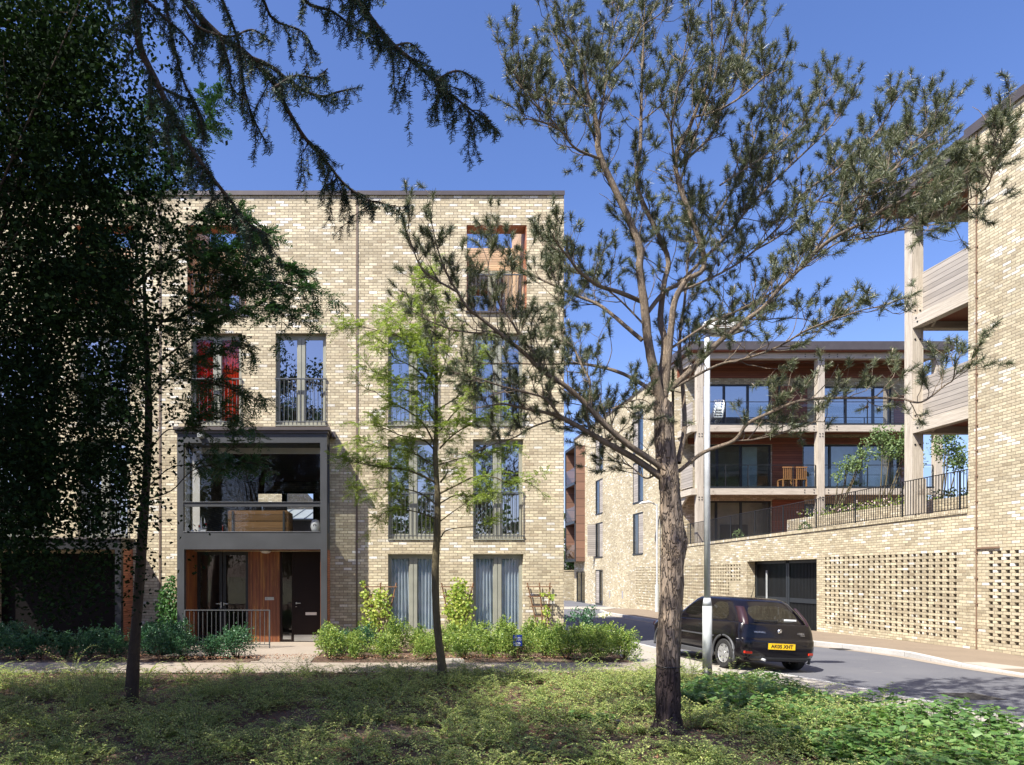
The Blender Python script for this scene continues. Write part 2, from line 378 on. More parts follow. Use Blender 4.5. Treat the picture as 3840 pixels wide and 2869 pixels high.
L_herb = leafmat('herb_leaves', [(.06,.13,.04), (.10,.2,.055), (.16,.28,.08), (.28,.38,.16)], .4, .45, 1.2)
L_litter = leafmat('leaf_litter', [(.10,.03,.018), (.2,.09,.05), (.3,.19,.12), (.45,.34,.24)], .05, .8)
L_gard = leafmat('garden_tree_leaves', [(.09,.15,.05), (.15,.22,.08), (.25,.33,.15)], .3)
L_flow = leafmat('flower_petals', [(.6,.35,.4), (.7,.55,.5), (.75,.7,.6)], .3)
L_wood = leafmat('woodland_leaves', [(.02,.05,.015), (.04,.085,.02), (.07,.13,.03)], .3)
B_pine = barkmat('pine_bark', (.33,.25,.175), (.17,.14,.115), (.07,.05,.04), 9., .03, (.028,.018,.02))
B_pinel = barkmat('pine_limb_bark', (.34,.26,.18), (.22,.18,.14), (.12,.09,.065), 25., .01)
B_rob = barkmat('young_robinia_bark', (.17,.14,.075), (.12,.1,.06), (.07,.055,.035), 20., .006)
B_dark = barkmat('dark_bark', (.09,.065,.045), (.06,.045,.035), (.03,.02,.015), 20., .006)
# ------------------------------------------------------------------ ground, road, paths
def zr(y): return float(np.interp(y, [-60, 17, 24, 36, 60], [-.10, -.10, -.20, -.27, -.30]))
def sheet(name, strips, mat):               # strips: list of (y, x0, x1, z)
    mb = MB(); V = []; F = []
    for y, x0, x1, z in strips: V += [(x0, y, z), (x1, y, z)]
    for i in range(len(strips)-1): F.append((2*i, 2*i+1, 2*i+3, 2*i+2))
    mb.v = V; mb.f = F; mb.m = [0]*len(F)
    return struct(mb.build(name, mat))
gm = MB(); gm.quad((-300,-250,-.42), (300,-250,-.42), (300,400,-.42), (-300,400,-.42)); struct(gm.build('ground', M_grassy))
LK = [(-6, 9.4), (6, 8.62), (9, 8.28), (11, 7.98), (12.2, 7.75), (13.7, 7.3), (15.5, 6.95), (20, 6.9), (31, 6.9)]   # left kerb line y, x
def lk(y): return float(np.interp(y, [a for a, b in LK], [b for a, b in LK]))
RK = [(-6, 12.3), (10, 12.15), (13, 12.05), (14.5, 11.95), (16.2, 12.1), (19.3, 11.6), (25, 11.2), (36, 11.15), (38.5, 11.6), (40.5, 13.2), (41.3, 13.9)]
def rk(y): return float(np.interp(y, [a for a, b in RK], [b for a, b in RK]))
ys = [-6, 6, 9, 11, 12.2, 13.7, 15.5, 17, 20, 24, 28, 31]
sheet('road', [(y, lk(y)+.05, 14.4, zr(y)) for y in ys]+[(31.01, -25, 14.4, zr(31)), (36, -25, 14.4, zr(36)), (55.5, -25, 14.4, zr(55.5))], M_asph)
sheet('raised_road_band', [(41.3, -20, 14.1, zr(41.3)+.012), (44.5, -20, 14.1, zr(44.5)+.012)], M_conc)
ys2 = [-6, 6, 10, 13, 14.5, 16.2, 17, 19.3, 22, 25, 30, 36, 38.5, 40.5, 41.3]
def rkh(y): return float(np.interp(y, [-6, 13.6, 15.9, 18, 40, 41.3], [.03, .03, .115, .12, .12, .03]))     # dropped kerb near the viewer
sheet('right_pavement', [(y, rk(y)+.12, 14.25, zr(y)+rkh(y)) for y in sorted(ys2+[15.2, 15.9])], M_resin)
cw = sheet('pavement_crossover', [(-6, 12.3, 13.4, zr(-6)+.036), (12, 12.2, 13.3, zr(12)+.036), (13.4, 12.15, 13.1, zr(13.4)+.036), (14.6, 12.1, 12.6, zr(14.6)+.072)], M_conc)
def kerb(name, K, side, hf, mat):
    mb = MB(); pts = []
    ylist = sorted(set([a for a, b in K]+list(np.arange(K[0][0], K[-1][0], 1.0))))
    for y0, y1 in zip(ylist[:-1], ylist[1:]):
        x0 = float(np.interp(y0, [a for a,b in K], [b for a,b in K])); x1 = float(np.interp(y1, [a for a,b in K], [b for a,b in K]))
        w = .125*side
        n = len(mb.v)
        for (x, y) in ((x0, y0+.004), (x1, y1-.004)):
            t = zr(y)+hf(y)+.006
            mb.v += [(x, y, zr(y)-.2), (x, y, t-.012), (x+.012*side, y, t), (x+w, y, t), (x+w, y, zr(y)-.2)]
        for k in range(4): mb._f((n+k, n+k+5, n+k+6, n+k+1))
        mb._f((n, n+1, n+2, n+3, n+4)); mb._f((n+5, n+9, n+8, n+7, n+6))
    return struct(mb.build(name, mat, fix=True))
kerb('right_kerb', RK, 1, rkh, M_kerb)
kerb('left_kerb', LK, -1, lambda y: .04, M_kerb)
sheet('gutter', [(y, rk(y)-.28, rk(y), zr(y)+.005) for y in np.arange(-6, 37, 1.)], M_path)
ys3 = [-6, 6, 9, 11, 12.2, 12.95]
sheet('footway', [(y, lk(y)-1.75, lk(y)-.12, zr(y)+.045) for y in ys3]+[(12.951, 3.0, lk(12.95)-.12, zr(12.95)+.045)]+[(y, 3.0, lk(y)-.12, zr(y)+.045) for y in (13.7, 15.5, 17, 18.1)]+[(18.2, 4.9, lk(18.2)-.12, zr(18.2)+.045), (31, 4.9, lk(31)-.12, zr(31)+.045)], M_conc)
sheet('garden_path', [(12.95, -30, 5.45, -.012), (14.4, -30, 5.45, -.012)], M_path)
sheet('entrance_path', [(14.35, -3.0, -1.75, -.004), (15.4, -3.15, -1.75, .0), (15.41, -5.2, -1.7, .0), (18.7, -5.4, -1.7, .02)], M_path)
# planting beds (gently uneven)
def bed(name, x0, x1, y0, y1, zbase, amp, nx, ny, clip=None):
    xs = np.linspace(x0, x1, nx); yy = np.linspace(y0, y1, ny); X, Y = np.meshgrid(xs, yy)
    if clip is not None:
        X = x0+(X-x0)*((np.array([clip(v) for v in yy])-x0)/(x1-x0))[:, None]
    e = np.minimum(1, np.minimum(Y-y0, y1-Y)*2.5)
    Z = zbase+amp*(np.sin(X*2.1+Y)*.5+np.sin(Y*3.3-X*1.3)*.5+.8)*np.clip(e, 0, 1)
    V = np.stack([X, Y, Z], -1).reshape(-1, 3); i = np.arange(nx*ny).reshape(ny, nx)
    F = np.stack([i[:-1,:-1], i[:-1,1:], i[1:,1:], i[1:,:-1]], -1).reshape(-1, 4)
    return struct(npmesh(name, V, F, M_soil, smooth=True))
bed('front_bed_soil', -30, 6.6, -6, 12.93, -.03, .05, 90, 60, lambda y: lk(y)-1.78)
bed('right_hedge_bed_soil', -1.9, 5.1, 14.36, 18.19, -.03, .03, 40, 20)
bed('left_hedge_bed_soil', -30, -2.9, 14.36, 15.39, -.03, .03, 60, 10)
bed('wall_bed_soil', -30, -5.1, 15.37, 18.19, -.03, .03, 60, 20)

# ------------------------------------------------------------------ terrace houses
YF = 18.2
def window(par, x0, x1, z0, z1, glass, rail=None, y=YF+.13, sill=True):
    w = MB()
    fw = .075; cx = (x0+x1)/2
    w.box(x0, x0+fw, y, y+.07, z0, z1); w.box(x1-fw, x1, y, y+.07, z0, z1)
    w.box(x0+fw, x1-fw, y, y+.07, z1-fw-.02, z1); w.box(x0+fw, x1-fw, y, y+.07, z0, z0+.1)
    w.box(cx-.10, cx-.008, y-.012, y+.07, z0+.1, z1-fw-.02); w.box(cx+.008, cx+.10, y-.012, y+.07, z0+.1, z1-fw-.02)
    w.box(cx-.008, cx+.008, y+.01, y+.06, z0+.1, z1-fw-.02)
    for a, b in ((x0+fw, cx-.1), (cx+.1, x1-fw)):          # sash bead
        w.box(a, a+.02, y+.012, y+.05, z0+.1, z1-.095); w.box(b-.02, b, y+.012, y+.05, z0+.1, z1-.095)
        w.box(a+.02, b-.02, y+.012, y+.05, z0+.1, z0+.14); w.box(a+.02, b-.02, y+.012, y+.05, z1-.125, z1-.095)
    if sill: w.box(x0-.01, x1+.01, y-.16, y+.02, z0-.03, z0-.002)
    f = w.build('window', M_frame, par, par.location)
    g = MB()
    for a, b in ((x0+fw+.02, cx-.12), (cx+.12, x1-fw-.02)): g.quad((a, y+.03, z0+.14), (b, y+.03, z0+.14), (b, y+.03, z1-.125), (a, y+.03, z1-.125))
    p = g.build('pane', glass, f, par.location)
    if rail:
        r = MB(); yr = YF-.03
        r.box(x0-.02, x1+.02, yr-.02, yr+.02, z0+rail, z0+rail+.03); r.box(x0-.02, x1+.02, yr-.015, yr+.015, z0+.06, z0+.085)
        n = 12
        for i in range(n+1):
            xx = x0+.01+(x1-x0-.02)*i/n; r.box(xx-.007, xx+.007, yr-.007, yr+.007, z0+.0, z0+rail)
        for xx in (x0+.005, x1-.025): r.box(xx, xx+.02, yr, YF+.1, z0+rail-.25, z0+rail-.23)
        r.build('guard_rail', M_rail, f, par.location)
    return f
def curtain(x0, x1, z0, z1, y, mat, label, folds=7, amp=.045, slant=0):
    V = []; F = []; n = folds*8
    for i in range(n+1):
        t = i/n
        for k, z in enumerate((z0, (z0+z1)/2, z1)):
            x = x0+(x1-x0)*t+slant*(1-k/2)*(t-.5)
            V.append((x, y+amp*math.sin(t*folds*6.283+.5*k*math.sin(t*9)), z))
    for i in range(n):
        for k in range(2): a = i*3+k; F.append((a, a+3, a+4, a+1))
    m = MB(); m.v = V; m.f = F; m.m = [0]*len(F)
    return single(m, 'curtain', mat, label, 'curtain', ((x0+x1)/2, y, z0), 'curtains behind the terrace windows', smooth=True)
W2 = {0: [(-10.63,-9.29), (-8.38,-7.04)], 1: [(-5.38,-4.04), (-3.13,-1.79)], 2: [(-.14,1.21), (2.12,3.46)]}
HX = [(-11.46,-6.215), (-6.205,-.975), (-.965,4.55)]
OP = [(-8.47,-6.91), (-5.48,-3.93), (1.95,3.55)]
HL = ['pale brick terraced house at the left edge behind the dark trees', 'pale brick terraced house with the grey two storey bay and red curtains', 'pale brick end terraced house at the corner, behind the pine and young tree']
house = []
for k in range(3):
    x0, x1 = HX[k]; base = ((x0+x1)/2, YF, 0)
    h = thing('terraced_house', HL[k], 'house', base, 'terrace of pale brick houses'); house.append(h)
    ops = [(a, b, 5.82, 8.25) for a, b in W2[k]]
    if k != 1: ops += [(a, b, 2.79, 5.44) for a, b in W2[k]]
    if k == 2: ops += [(a, b, .24, 2.385) for a, b in W2[k]]
    if k == 1: ops += [(-5.36, -1.86, -.4, 2.46), (-5.30, -1.90, 2.9, 5.2)]
    if k == 0: ops += [(-10.6, -7.1, -.4, 2.4)]
    oa, ob = OP[k]; ops.append((oa, ob, 8.83, 11.14))
    w = MB()
    g = .012
    w.panel('x', YF, x0+g, x1-g, -.4, 11.94, ops, .32)
    w.box(x0+.02, x0+.22, YF+.32, 27.8, -.4, 11.9); w.box(x1-.22, x1-.001, YF+.32, 27.8, -.4, 11.9)
    rear = [(-5.5, -3.15, 2.9, 5.15)] if k == 1 else []
    w.panel('x', 27.5, x0+.22, x1-.22, -.4, 11.9, rear, .3)
    w.build('brick_wall', M_brick_t, h, base)
    # header course over openings, a touch proud
    hd = MB()
    for a, b, c, d in ops:
        if d in (8.25, 5.44, 2.385): hd.box(a-.02, b+.02, YF-.006, YF+.05, d, d+.072)
    hd.each('brick_lintel', M_brick_t, h, base)
    c = MB(); c.box(x0, x1, YF-.045, YF+.42, 11.94, 12.03); c.box(x0, x1, YF-.045, YF-.03, 11.915, 11.94)
    if k == 2: c.box(x1-.3, x1+.04, YF+.42, 27.8, 11.94, 12.03)
    c.build('roof_coping', M_coping, h, base)
    # floors, ceilings and inner walls
    I = MB()
    xi0, xi1 = x0+.225, x1-.225
    for z in (-.02, 2.62, 5.55, 8.5):
        I.box(xi0, xi1, YF+.33, 27.48, z, z+.18)
    if k != 1:
        I.box(xi0, xi1, YF+3.2, YF+3.3, .1, 8.5)
    else:
        I.box(xi0, xi1, YF+3.2, YF+3.3, 5.7, 8.5); I.box(xi0, xi1, YF+3.2, YF+3.3, .1, 2.6)
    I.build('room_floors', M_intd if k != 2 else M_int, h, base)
    # roof terrace behind the screen wall
    t = MB()
    t.box(oa-.1, oa-.002, YF+.33, 20.5, 8.7, 11.9); t.box(ob+.002, ob+.1, YF+.33, 20.5, 8.7, 11.9)
    t.box(oa-.1, ob+.1, 20.5, 20.6, 10.95, 11.62)
    t.box(oa-.1, ob+.1, 20.5, 20.6, 8.7, 8.83); t.box(oa-.1, oa+.3, 20.5, 20.6, 8.83, 10.95)
    t.build('larch_cladding', M_larch, h, base)
    s = MB(); e = .018
    s.box(oa+.002, oa+e, YF+.02, YF+.4, 8.9, 11.12); s.box(ob-e, ob-.002, YF+.02, YF+.4, 8.9, 11.12); s.box(oa+.002, ob-.002, YF+.02, YF+.45, 11.12, 11.137)
    s.build('opening_lining', M_cedarh, h, base)
    s = MB(); s.box(oa-.03, ob+.03, YF-.05, YF+.33, 8.79, 8.832); s.build('opening_sill', M_coping, h, base)
    rf = MB()
    rf.box(x0+.2, oa-.1, YF+.32, 27.5, 11.6, 11.7); rf.box(ob+.1, x1-.2, YF+.32, 27.5, 11.6, 11.7); rf.box(oa-.1, ob+.1, 20.6, 27.5, 11.58, 11.66)
    rf.box(oa-.1, ob+.1, YF+.33, 20.6, 8.68, 8.72)
    rf.build('flat_roof', M_zinc, h, base)
    tw = window(h, oa+.3, ob+.1, 8.85, 10.93, M_glass, None, 20.48, False)
    r = MB(); r.box(oa, ob, YF+.1, YF+.13, 9.85, 9.88)
    for i in range(15): xx = oa+.05+(ob-oa-.1)*i/14; r.box(xx-.007, xx+.007, YF+.108, YF+.122, 8.9, 9.85)
    r.build('terrace_railing', M_rail, h, base)
    for i, (a, b) in enumerate(W2[k]):
        window(h, a, b, 5.82, 8.25, M_glassd if (k, i) == (1, 0) else M_glass, 1.2)
        if k != 1: window(h, a, b, 2.79, 5.44, M_glass, 1.2)
        if k == 2: window(h, a, b, .24, 2.385, M_glassd, None)
# recessed movement joints with rainwater pipes
for xj, lab in ((-.97, 'thin rainwater pipe in the wall joint between the bay house and the corner house'), (-6.21, 'thin rainwater pipe in the wall joint left of the grey bay')):
    m = MB(); m.box(xj-.024, xj+.024, YF-.022, YF+.004, -.1, 11.8)
    for z in np.arange(.6, 11.5, 1.35): m.box(xj-.034, xj+.034, YF-.026, YF+.004, z, z+.03)
    single(m, 'rainwater_pipe', plain('pipe_brown', (.16,.115,.08), .6), lab, 'pipe', (xj, YF, 0), 'rainwater pipes')
# curtains
curtain(-5.3, -4.75, 5.9, 8.15, YF+.25, M_red, 'dark red curtain in the left second floor window above the grey bay')
curtain(-4.68, -4.1, 5.9, 8.15, YF+.25, M_orange, 'bright orange red curtain in the left second floor window above the grey bay')
curtain(-2.72, -2.56, 5.9, 7.7, YF+.45, M_orange, 'narrow orange curtain edge in the right second floor window above the grey bay', 2)
curtain(-.08, .3, 5.9, 8.15, YF+.27, M_curtw, 'white curtain in the second floor window behind the young tree', 4)
curtain(2.2, 2.6, 5.9, 8.15, YF+.27, M_curtw, 'white curtain in the second floor window nearest the corner', 4)
curtain(-.1, .42, .3, 2.3, YF+.25, M_curt, 'pale blue curtain in the left half of the ground floor window behind the young tree', 6, .05, .12)
curtain(.62, 1.16, .3, 2.3, YF+.25, M_curt, 'pale blue curtain in the right half of the ground floor window behind the young tree', 6)
curtain(2.17, 2.72, .3, 2.3, YF+.25, M_curt, 'pale blue curtain in the left half of the ground floor window beside the trellis', 6, .05, .1)
curtain(2.85, 3.4, .3, 2.3, YF+.25, M_curt, 'pale blue curtain in the right half of the ground floor window beside the trellis', 6)
curtain(-8.3, -7.9, 2.9, 5.3, YF+.27, M_curtw, 'white curtain in the first floor window of the left house', 4)
curtain(-8.3, -7.75, 5.9, 8.15, YF+.25, M_curt, 'pale curtain in the second floor window of the left house', 4)
# armchair seen through the first floor window
m = MB(); m.box(.62, 1.1, 19.1, 19.7, 2.8, 3.75); m.box(.5, .62, 19.1, 19.7, 2.8, 3.4); m.box(1.1, 1.2, 19.1, 19.7, 2.8, 3.4)
o = single(m, 'armchair', plain('grey_wool', (.16,.15,.15), .9), 'grey armchair back seen through the first floor window behind the young tree', 'armchair', (.85, 19.4, 2.8))
b = o.modifiers.new('b', 'BEVEL'); b.width = .06; b.segments = 3

# --- bay of the middle house
h = house[1]; B = tuple(h.location); YP = 17.4
m = MB()
m.box(-5.50, -5.34, YP, YP+.14, 2.92, 5.19); m.box(-1.86, -1.69, YP, YP+.14, 2.92, 5.19)      # uprights
m.box(-5.50, -1.69, YP, YP+.14, 5.19, 5.43); m.box(-5.50, -1.69, YP, YP+.14, 2.48, 2.92)
m.box(-5.34, -1.86, YP+.02, YP+.1, 3.57, 3.68)
for x in (-5.50, -1.81):
    m.box(x, x+.12, YP+.14, YF, 2.48, 2.92); m.box(x, x+.12, YP+.14, YF, 5.19, 5.43); m.box(x, x+.12, YF-.12, YF-.001, 2.92, 5.19)
m.box(-5.50, -5.32, YP, YP+.14, -.05, 2.48); m.box(-1.85, -1.69, YP, YP+.14, -.05, 2.48)
m.box(-5.38, -1.81, YP+.14, YF+.33, 2.50, 2.86); m.box(-5.38, -1.81, YP+.14, YF, 5.2, 5.40)
bay = m.build('bay_frame', M_grey, h, B)
m = MB(); m.box(-5.53, -1.66, YP-.03, YF, 5.43, 5.50); m.box(-5.58, -1.61, YP-.08, YF, 5.50, 5.58); m.box(-1.61, -1.52, YF-.3, YF, 5.44, 5.585)
m.build('cornice', M_coping, bay, B)
m = MB(); m.box(-4.93, -4.80, YP-.2, YP, 5.30, 5.40); m.box(-4.91, -4.82, YP-.205, YP-.2, 5.33, 5.375)
m.build('water_spout', plain('lead_spout', (.3,.31,.3), .5), bay, B)
m = MB(); m.quad((-5.34,YP+.06,2.92), (-1.86,YP+.06,2.92), (-1.86,YP+.06,3.57), (-5.34,YP+.06,3.57)); m.quad((-5.34,YP+.06,3.68), (-1.86,YP+.06,3.68), (-1.86,YP+.06,5.19), (-5.34,YP+.06,5.19))
for x in (-5.44, -1.75): m.quad((x,YP+.14,2.92), (x,YF-.12,2.92), (x,YF-.12,5.19), (x,YP+.14,5.19))
m.build('bay_pane', M_glassd, bay, B)
m = MB(); m.box(-5.34, -1.86, YP-.012, YP+.16, 2.92, 2.935); m.box(-5.34, -1.86, YP-.005, YP+.12, 3.68, 3.69); m.build('bay_sill', M_steel, bay, B)
m = MB()
m.box(-5.31, -5.29, YF-.1, YF+.35, 2.95, 5.15); m.box(-5.29, -1.9, YF-.1, YF-.08, 5.03, 5.19); m.box(-5.29, -5.12, YF-.1, YF-.08, 2.95, 5.03)   # pale reveal seen through the glass
m.build('bay_reveal', M_int, h, B)
m = MB(); m.box(-5.32, -5.30, YP+.14, 18.5, .0, 2.49); m.box(-1.87, -1.85, YP+.14, 18.5, .0, 2.49); m.box(-3.91, -3.06, 18.46, 18.52, .0, 2.49)
m.each('cedar_cladding', M_cedar, h, B)
m = MB(); m.box(-5.3, -1.87, YP+.14, 18.5, 2.478, 2.498); m.build('cedar_soffit', M_cedar, h, B)
m = MB(); m.box(-1.85, -1.835, YP+.14, YF, -.05, 2.48); m.box(-1.70, -1.685, YP+.14, YF-.001, -.05, 2.48); m.build('cedar_side', M_cedarh, h, B)
m = MB()                                   # dark glazed double doors
for a, b in ((-5.3, -4.62), (-4.60, -3.91)):
    m.box(a, a+.08, 18.48, 18.54, .02, 2.46); m.box(b-.08, b, 18.48, 18.54, .02, 2.46); m.box(a+.08, b-.08, 18.48, 18.54, 2.36, 2.46); m.box(a+.08, b-.08, 18.48, 18.54, .02, .2)
gd = m.build('glazed_doors', M_blk, h, B)
m = MB(); m.quad((-5.22,18.51,.2), (-4.7,18.51,.2), (-4.7,18.51,2.36), (-5.22,18.51,2.36)); m.quad((-4.52,18.51,.2), (-3.99,18.51,.2), (-3.99,18.51,2.36), (-4.52,18.51,2.36)); m.build('door_pane', M_glassd, gd, B)
m = MB(); m.box(-4.78, -4.66, 18.42, 18.44, 1.04, 1.06); m.box(-4.56, -4.44, 18.42, 18.44, 1.04, 1.06); m.box(-4.66, -4.63, 18.43, 18.48, .93, 1.1); m.box(-4.58, -4.56, 18.43, 18.48, 1.0, 1.08); m.build('door_handles', M_steel, gd, B)
m = MB(); m.box(-3.06, -3.0, 18.47, 18.54, .02, 2.46); m.box(-2.74, -2.68, 18.47, 18.54, .02, 2.46); m.box(-3.0, -2.74, 18.47, 18.54, .02, .06)
sl = m.build('sidelight', M_door, h, B)
m = MB(); m.quad((-3.0,18.5,.06), (-2.74,18.5,.06), (-2.74,18.5,2.46), (-3.0,18.5,2.46)); m.build('sidelight_pane', M_glassd, sl, B)
m = MB(); m.box(-2.98, -2.76, 18.475, 18.495, .09, .19); m.build('threshold_plate', M_steel, sl, B)
m = MB(); m.box(-2.68, -1.87, 18.48, 18.54, .02, 2.46); fd = m.build('front_door', M_door, h, B)
m = MB(); m.box(-2.68, -1.88, 18.47, 18.48, .04, .21); m.build('kick_plate', M_steel, fd, B)
m = MB(); m.box(-2.37, -2.07, 18.462, 18.48, .745, .82); m.build('letter_plate', plain('satin_letter_plate', (.7,.67,.6), .4, .3), fd, B)
m = MB(); m.box(-2.62, -2.5, 18.42, 18.44, 1.055, 1.075); m.box(-2.63, -2.60, 18.43, 18.48, 1.04, 1.09); m.lathe([(.022,0),(.022,.02)], (-2.62,18.46,.96), 10); m.build('door_handle', M_steel, fd, B)
m = MB(); m.box(-3.46, -3.22, 18.445, 18.46, 1.15, 1.23); nb = m.build('number_plate', M_steel, h, B)
text('2', .065, M_btxt, nb, (-3.41-B[0], 18.443-B[1], 1.19), (R(90),0,0), 'house_number')
m = MB(); m.lathe([(.02,-.10),(.10,-.085),(.14,-.05),(.15,-.012)], (-3.35,17.95,2.49), 20); pl = m.build('porch_lamp', plain('lamp_bowl', (.5,.48,.44), .3), h, B, smooth=True)
m = MB(); m.lathe([(.165,-.03),(.17,-.008)], (-3.35,17.95,2.49), 20); m.build('lamp_rim', M_blk, pl, B)
m = MB(); m.box(-4.2, -3.85, 19.6, 20.0, .15, .7); single(m, 'low_cabinet', M_cedarh, 'low reddish cabinet behind the dark glazed porch doors', 'cabinet', (-4.0,19.8,.15))
# rear window of the living room
m = MB()
for x in (-5.5, -4.33, -3.22): m.box(x, x+.07, 27.45, 27.52, 2.9, 5.15)
m.box(-5.43, -3.22, 27.45, 27.52, 5.08, 5.15); m.box(-5.43, -3.22, 27.45, 27.52, 2.9, 2.96)
m.build('rear_window_frame', M_dframe, h, B)
# railing before the porch
m = MB(); yR = 17.0
m.box(-5.19, -3.06, yR-.022, yR+.022, .945, .965); m.box(-5.19,-3.06, yR-.02, yR+.02, .09, .105)
for i in range(20): x = -5.17+i*.1095; m.box(x-.006, x+.006, yR-.006, yR+.006, .1, .95)
m.box(-5.19, -5.165, yR-.02, yR+.02, -.02, .95); m.box(-3.085, -3.06, yR-.02, yR+.02, -.02, .95)
t = thing('porch_railing', 'low grey metal railing in front of the red timber porch', 'railing', (-4.1, yR, 0)); m.build('rails_and_bars', M_rail, t, (-4.1, yR, 0))
# --- porch of the left house
h0 = house[0]; B0 = tuple(h0.location)
m = MB()
m.box(-10.75, -6.92, YP, YP+.14, 2.48, 2.74); m.box(-10.75, -10.6, YP, YP+.14, -.05, 2.48); m.box(-7.08, -6.92, YP, YP+.14, -.05, 2.48)
m.box(-10.75, -6.94, YP+.14, YF, 2.5, 2.72)
pf = m.build('porch_frame', M_blk, h0, B0)
m = MB(); m.box(-10.8, -6.88, YP-.04, YF, 2.74, 2.785); m.build('cornice', M_coping, pf, B0)
m = MB(); m.box(-6.94, -6.925, YP+.14, YF-.001, -.05, 2.5); m.build('cedar_side', M_cedarh, h0, B0)
m = MB(); m.box(-10.6, -7.1, 18.5, 18.56, 0, 2.4); m.build('shadow_door_screen', plain('shadow_black_panel', (.006,.005,.005), .6, spec=.1), h0, B0)  # the porch shadow is put into this panel's near-black colour

# --- things in the bay
t = thing('sofa', 'wooden framed sofa with black leather cushions, its back to the bay window', 'sofa', (-3.6, 18.75, 2.8)); O = tuple(t.location); O = (O[0], O[1]+.42, O[2])
m = MB(); m.box(-4.32, -2.78, 18.38, 18.42, 3.25, 3.52); m.box(-4.32, -2.78, 18.38, 18.42, 2.96, 3.23); m.box(-4.34, -4.31, 18.38, 19.2, 2.96, 3.5); m.box(-2.8, -2.76, 18.38, 19.2, 2.96, 3.5); m.build('wooden_back', M_oiled, t, O)
m = MB()
for x in (-4.24, -2.9): m.box(x, x+.05, 18.35, 18.38, 2.8, 3.5)
m.build('back_brackets', M_rail, t, O)
for a, b in ((-4.15, -3.48), (-3.46, -2.83)):
    m = MB(); m.box(a, b, 18.44, 18.62, 3.3, 3.66); o = m.build('back_cushion', M_leather, t, O); bb = o.modifiers.new('b','BEVEL'); bb.width=.05; bb.segments=3
m = MB(); m.box(-4.28, -2.8, 18.44, 19.2, 2.95, 3.2); m.build('seat_cushion', M_leather, t, O)
m = MB(); m.lathe([(.07,0),(.1,.05),(.125,.14),(.12,.22),(.09,.3),(.04,.335)], (-2.02,17.7,2.93), 20)
v = single(m, 'ceramic_ornament', M_white, 'white egg shaped ceramic ornament at the right end of the bay window', 'ornament', (-2.02,17.7,2.93), smooth=True)
m = MB(); m.lathe([(.0,-.002),(.035,-.004),(.045,.004)], (0,0,0), 14)
o = m.build('hollow', plain('ornament_hollow', (.12,.11,.1), .6), v, (0,0,0), smooth=True); o.location = (0,-.118,.17); o.rotation_euler = (R(-90),0,0)
t = thing('toy_sailboat', 'small toy sailboat with white and red sails on the bay sill', 'model boat', (-4.95, 17.72, 2.93)); O = tuple(t.location)
m = MB(); m.prism([(-5.05,17.72,3.02), (-4.95,17.72,3.02), (-4.97,17.72,3.36)], (0,.01,0)); m.prism([(-4.92,17.74,3.04), (-4.84,17.74,3.04), (-4.90,17.74,3.32)], (0,.01,0)); m.build('sails', M_white, t, O)
m = MB(); m.prism([(-5.06,17.68,3.0), (-4.83,17.68,3.0), (-4.88,17.68,2.935), (-5.02,17.68,2.935)], (0,.07,0)); m.build('hull', M_white, t, O)
m = MB(); m.box(-4.885,-4.84, 17.735,17.739, 3.12,3.17); m.box(-5.05,-5.0,17.715,17.719,3.06,3.12); m.build('red_stripe', M_redl, t, O)
m = MB(); m.lathe([(.04,0),(.04,.06),(.008,.07),(.007,.33)], (-5.2,17.72,2.93), 10); single(m, 'candlestick', M_white, 'thin white candlestick at the left end of the bay sill', 'candlestick', (-5.2,17.72,2.93))
m = MB(); m.lathe([(.012,0),(.012,.1),(.006,.2)], (-4.42,17.72,2.93), 8); single(m, 'small_bottle', M_redl, 'thin red and white bottle on the bay sill left of the sofa', 'bottle', (-4.42,17.72,2.93))
# mews building seen through the rear window
t = thing('mews_building', 'grey metal roofed mews with brick wall seen through the bay', 'house', (-2.5, 34, 0)); O = (-2.5,34,0)
m = MB(); m.panel('x', 38, -14, -5.9, -.4, 7.6, [(-9.2, -6.8, 5.45, 5.75)], .3); m.prism([(-5.9,38,-.4), (-5.9,38,7.6), (-5.0,46,6.4), (-5.0,46,-.4)], (-.3,0,0)); m.build('brick_wall', M_brick, t, O)
m = MB(); m.prism([(-9,31,4.3), (6,31,4.3), (6,36,5.2), (-9,36,5.2)], (0,0,.05))
for i in range(24): x = -9+i*.62; m.prism([(x,31,4.35), (x+.03,31,4.35), (x+.03,36,5.25), (x,36,5.25)], (0,0,.05))
m.build('metal_roof', M_zinc, t, O)
m = MB(); m.box(-9, 4, 31.1, 31.2, -.4, 4.3); m.build('front_panels', plain('mews_panel', (.09,.075,.075), .5), t, O)
# ------------------------------------------------------------------ street apartment block with timber balconies
XW = 14.2
def perf_fill(mb, y0, y1, z0, z1, x=XW):   # pierced brick screen: full courses with headers between
    n = round((y1-y0)/.225); z = z0; k = 0
    while z < z1-.01:
        mb.box(x+.003, x+.103, y0-.01, y1+.01, z, z+.0745)
        if z+.15 <= z1+.02:
            for i in range(n): mb.box(x+.001, x+.105, y0+i*.225-.0, y0+i*.225+.108, z+.075, z+.1495)
        z += .15; k += 1
def beamwin(par, x0, x1, z0, z1, y, mull, glass, B, name='window'):
    w = MB(); w.box(x0, x0+.07, y, y+.08, z0, z1); w.box(x1-.07, x1, y, y+.08, z0, z1); w.box(x0+.07, x1-.07, y, y+.08, z1-.07, z1); w.box(x0+.07, x1-.07, y, y+.08, z0, z0+.08)
    for q in mull: w.box(q-.05, q+.05, y-.01, y+.08, z0+.08, z1-.07)
    f = w.build(name, M_dframe, par, B)
    g = MB(); g.quad((x0+.05,y+.04,z0), (x1-.05,y+.04,z0), (x1-.05,y+.04,z1), (x0+.05,y+.04,z1)); g.build('pane', glass, f, B)
    return f
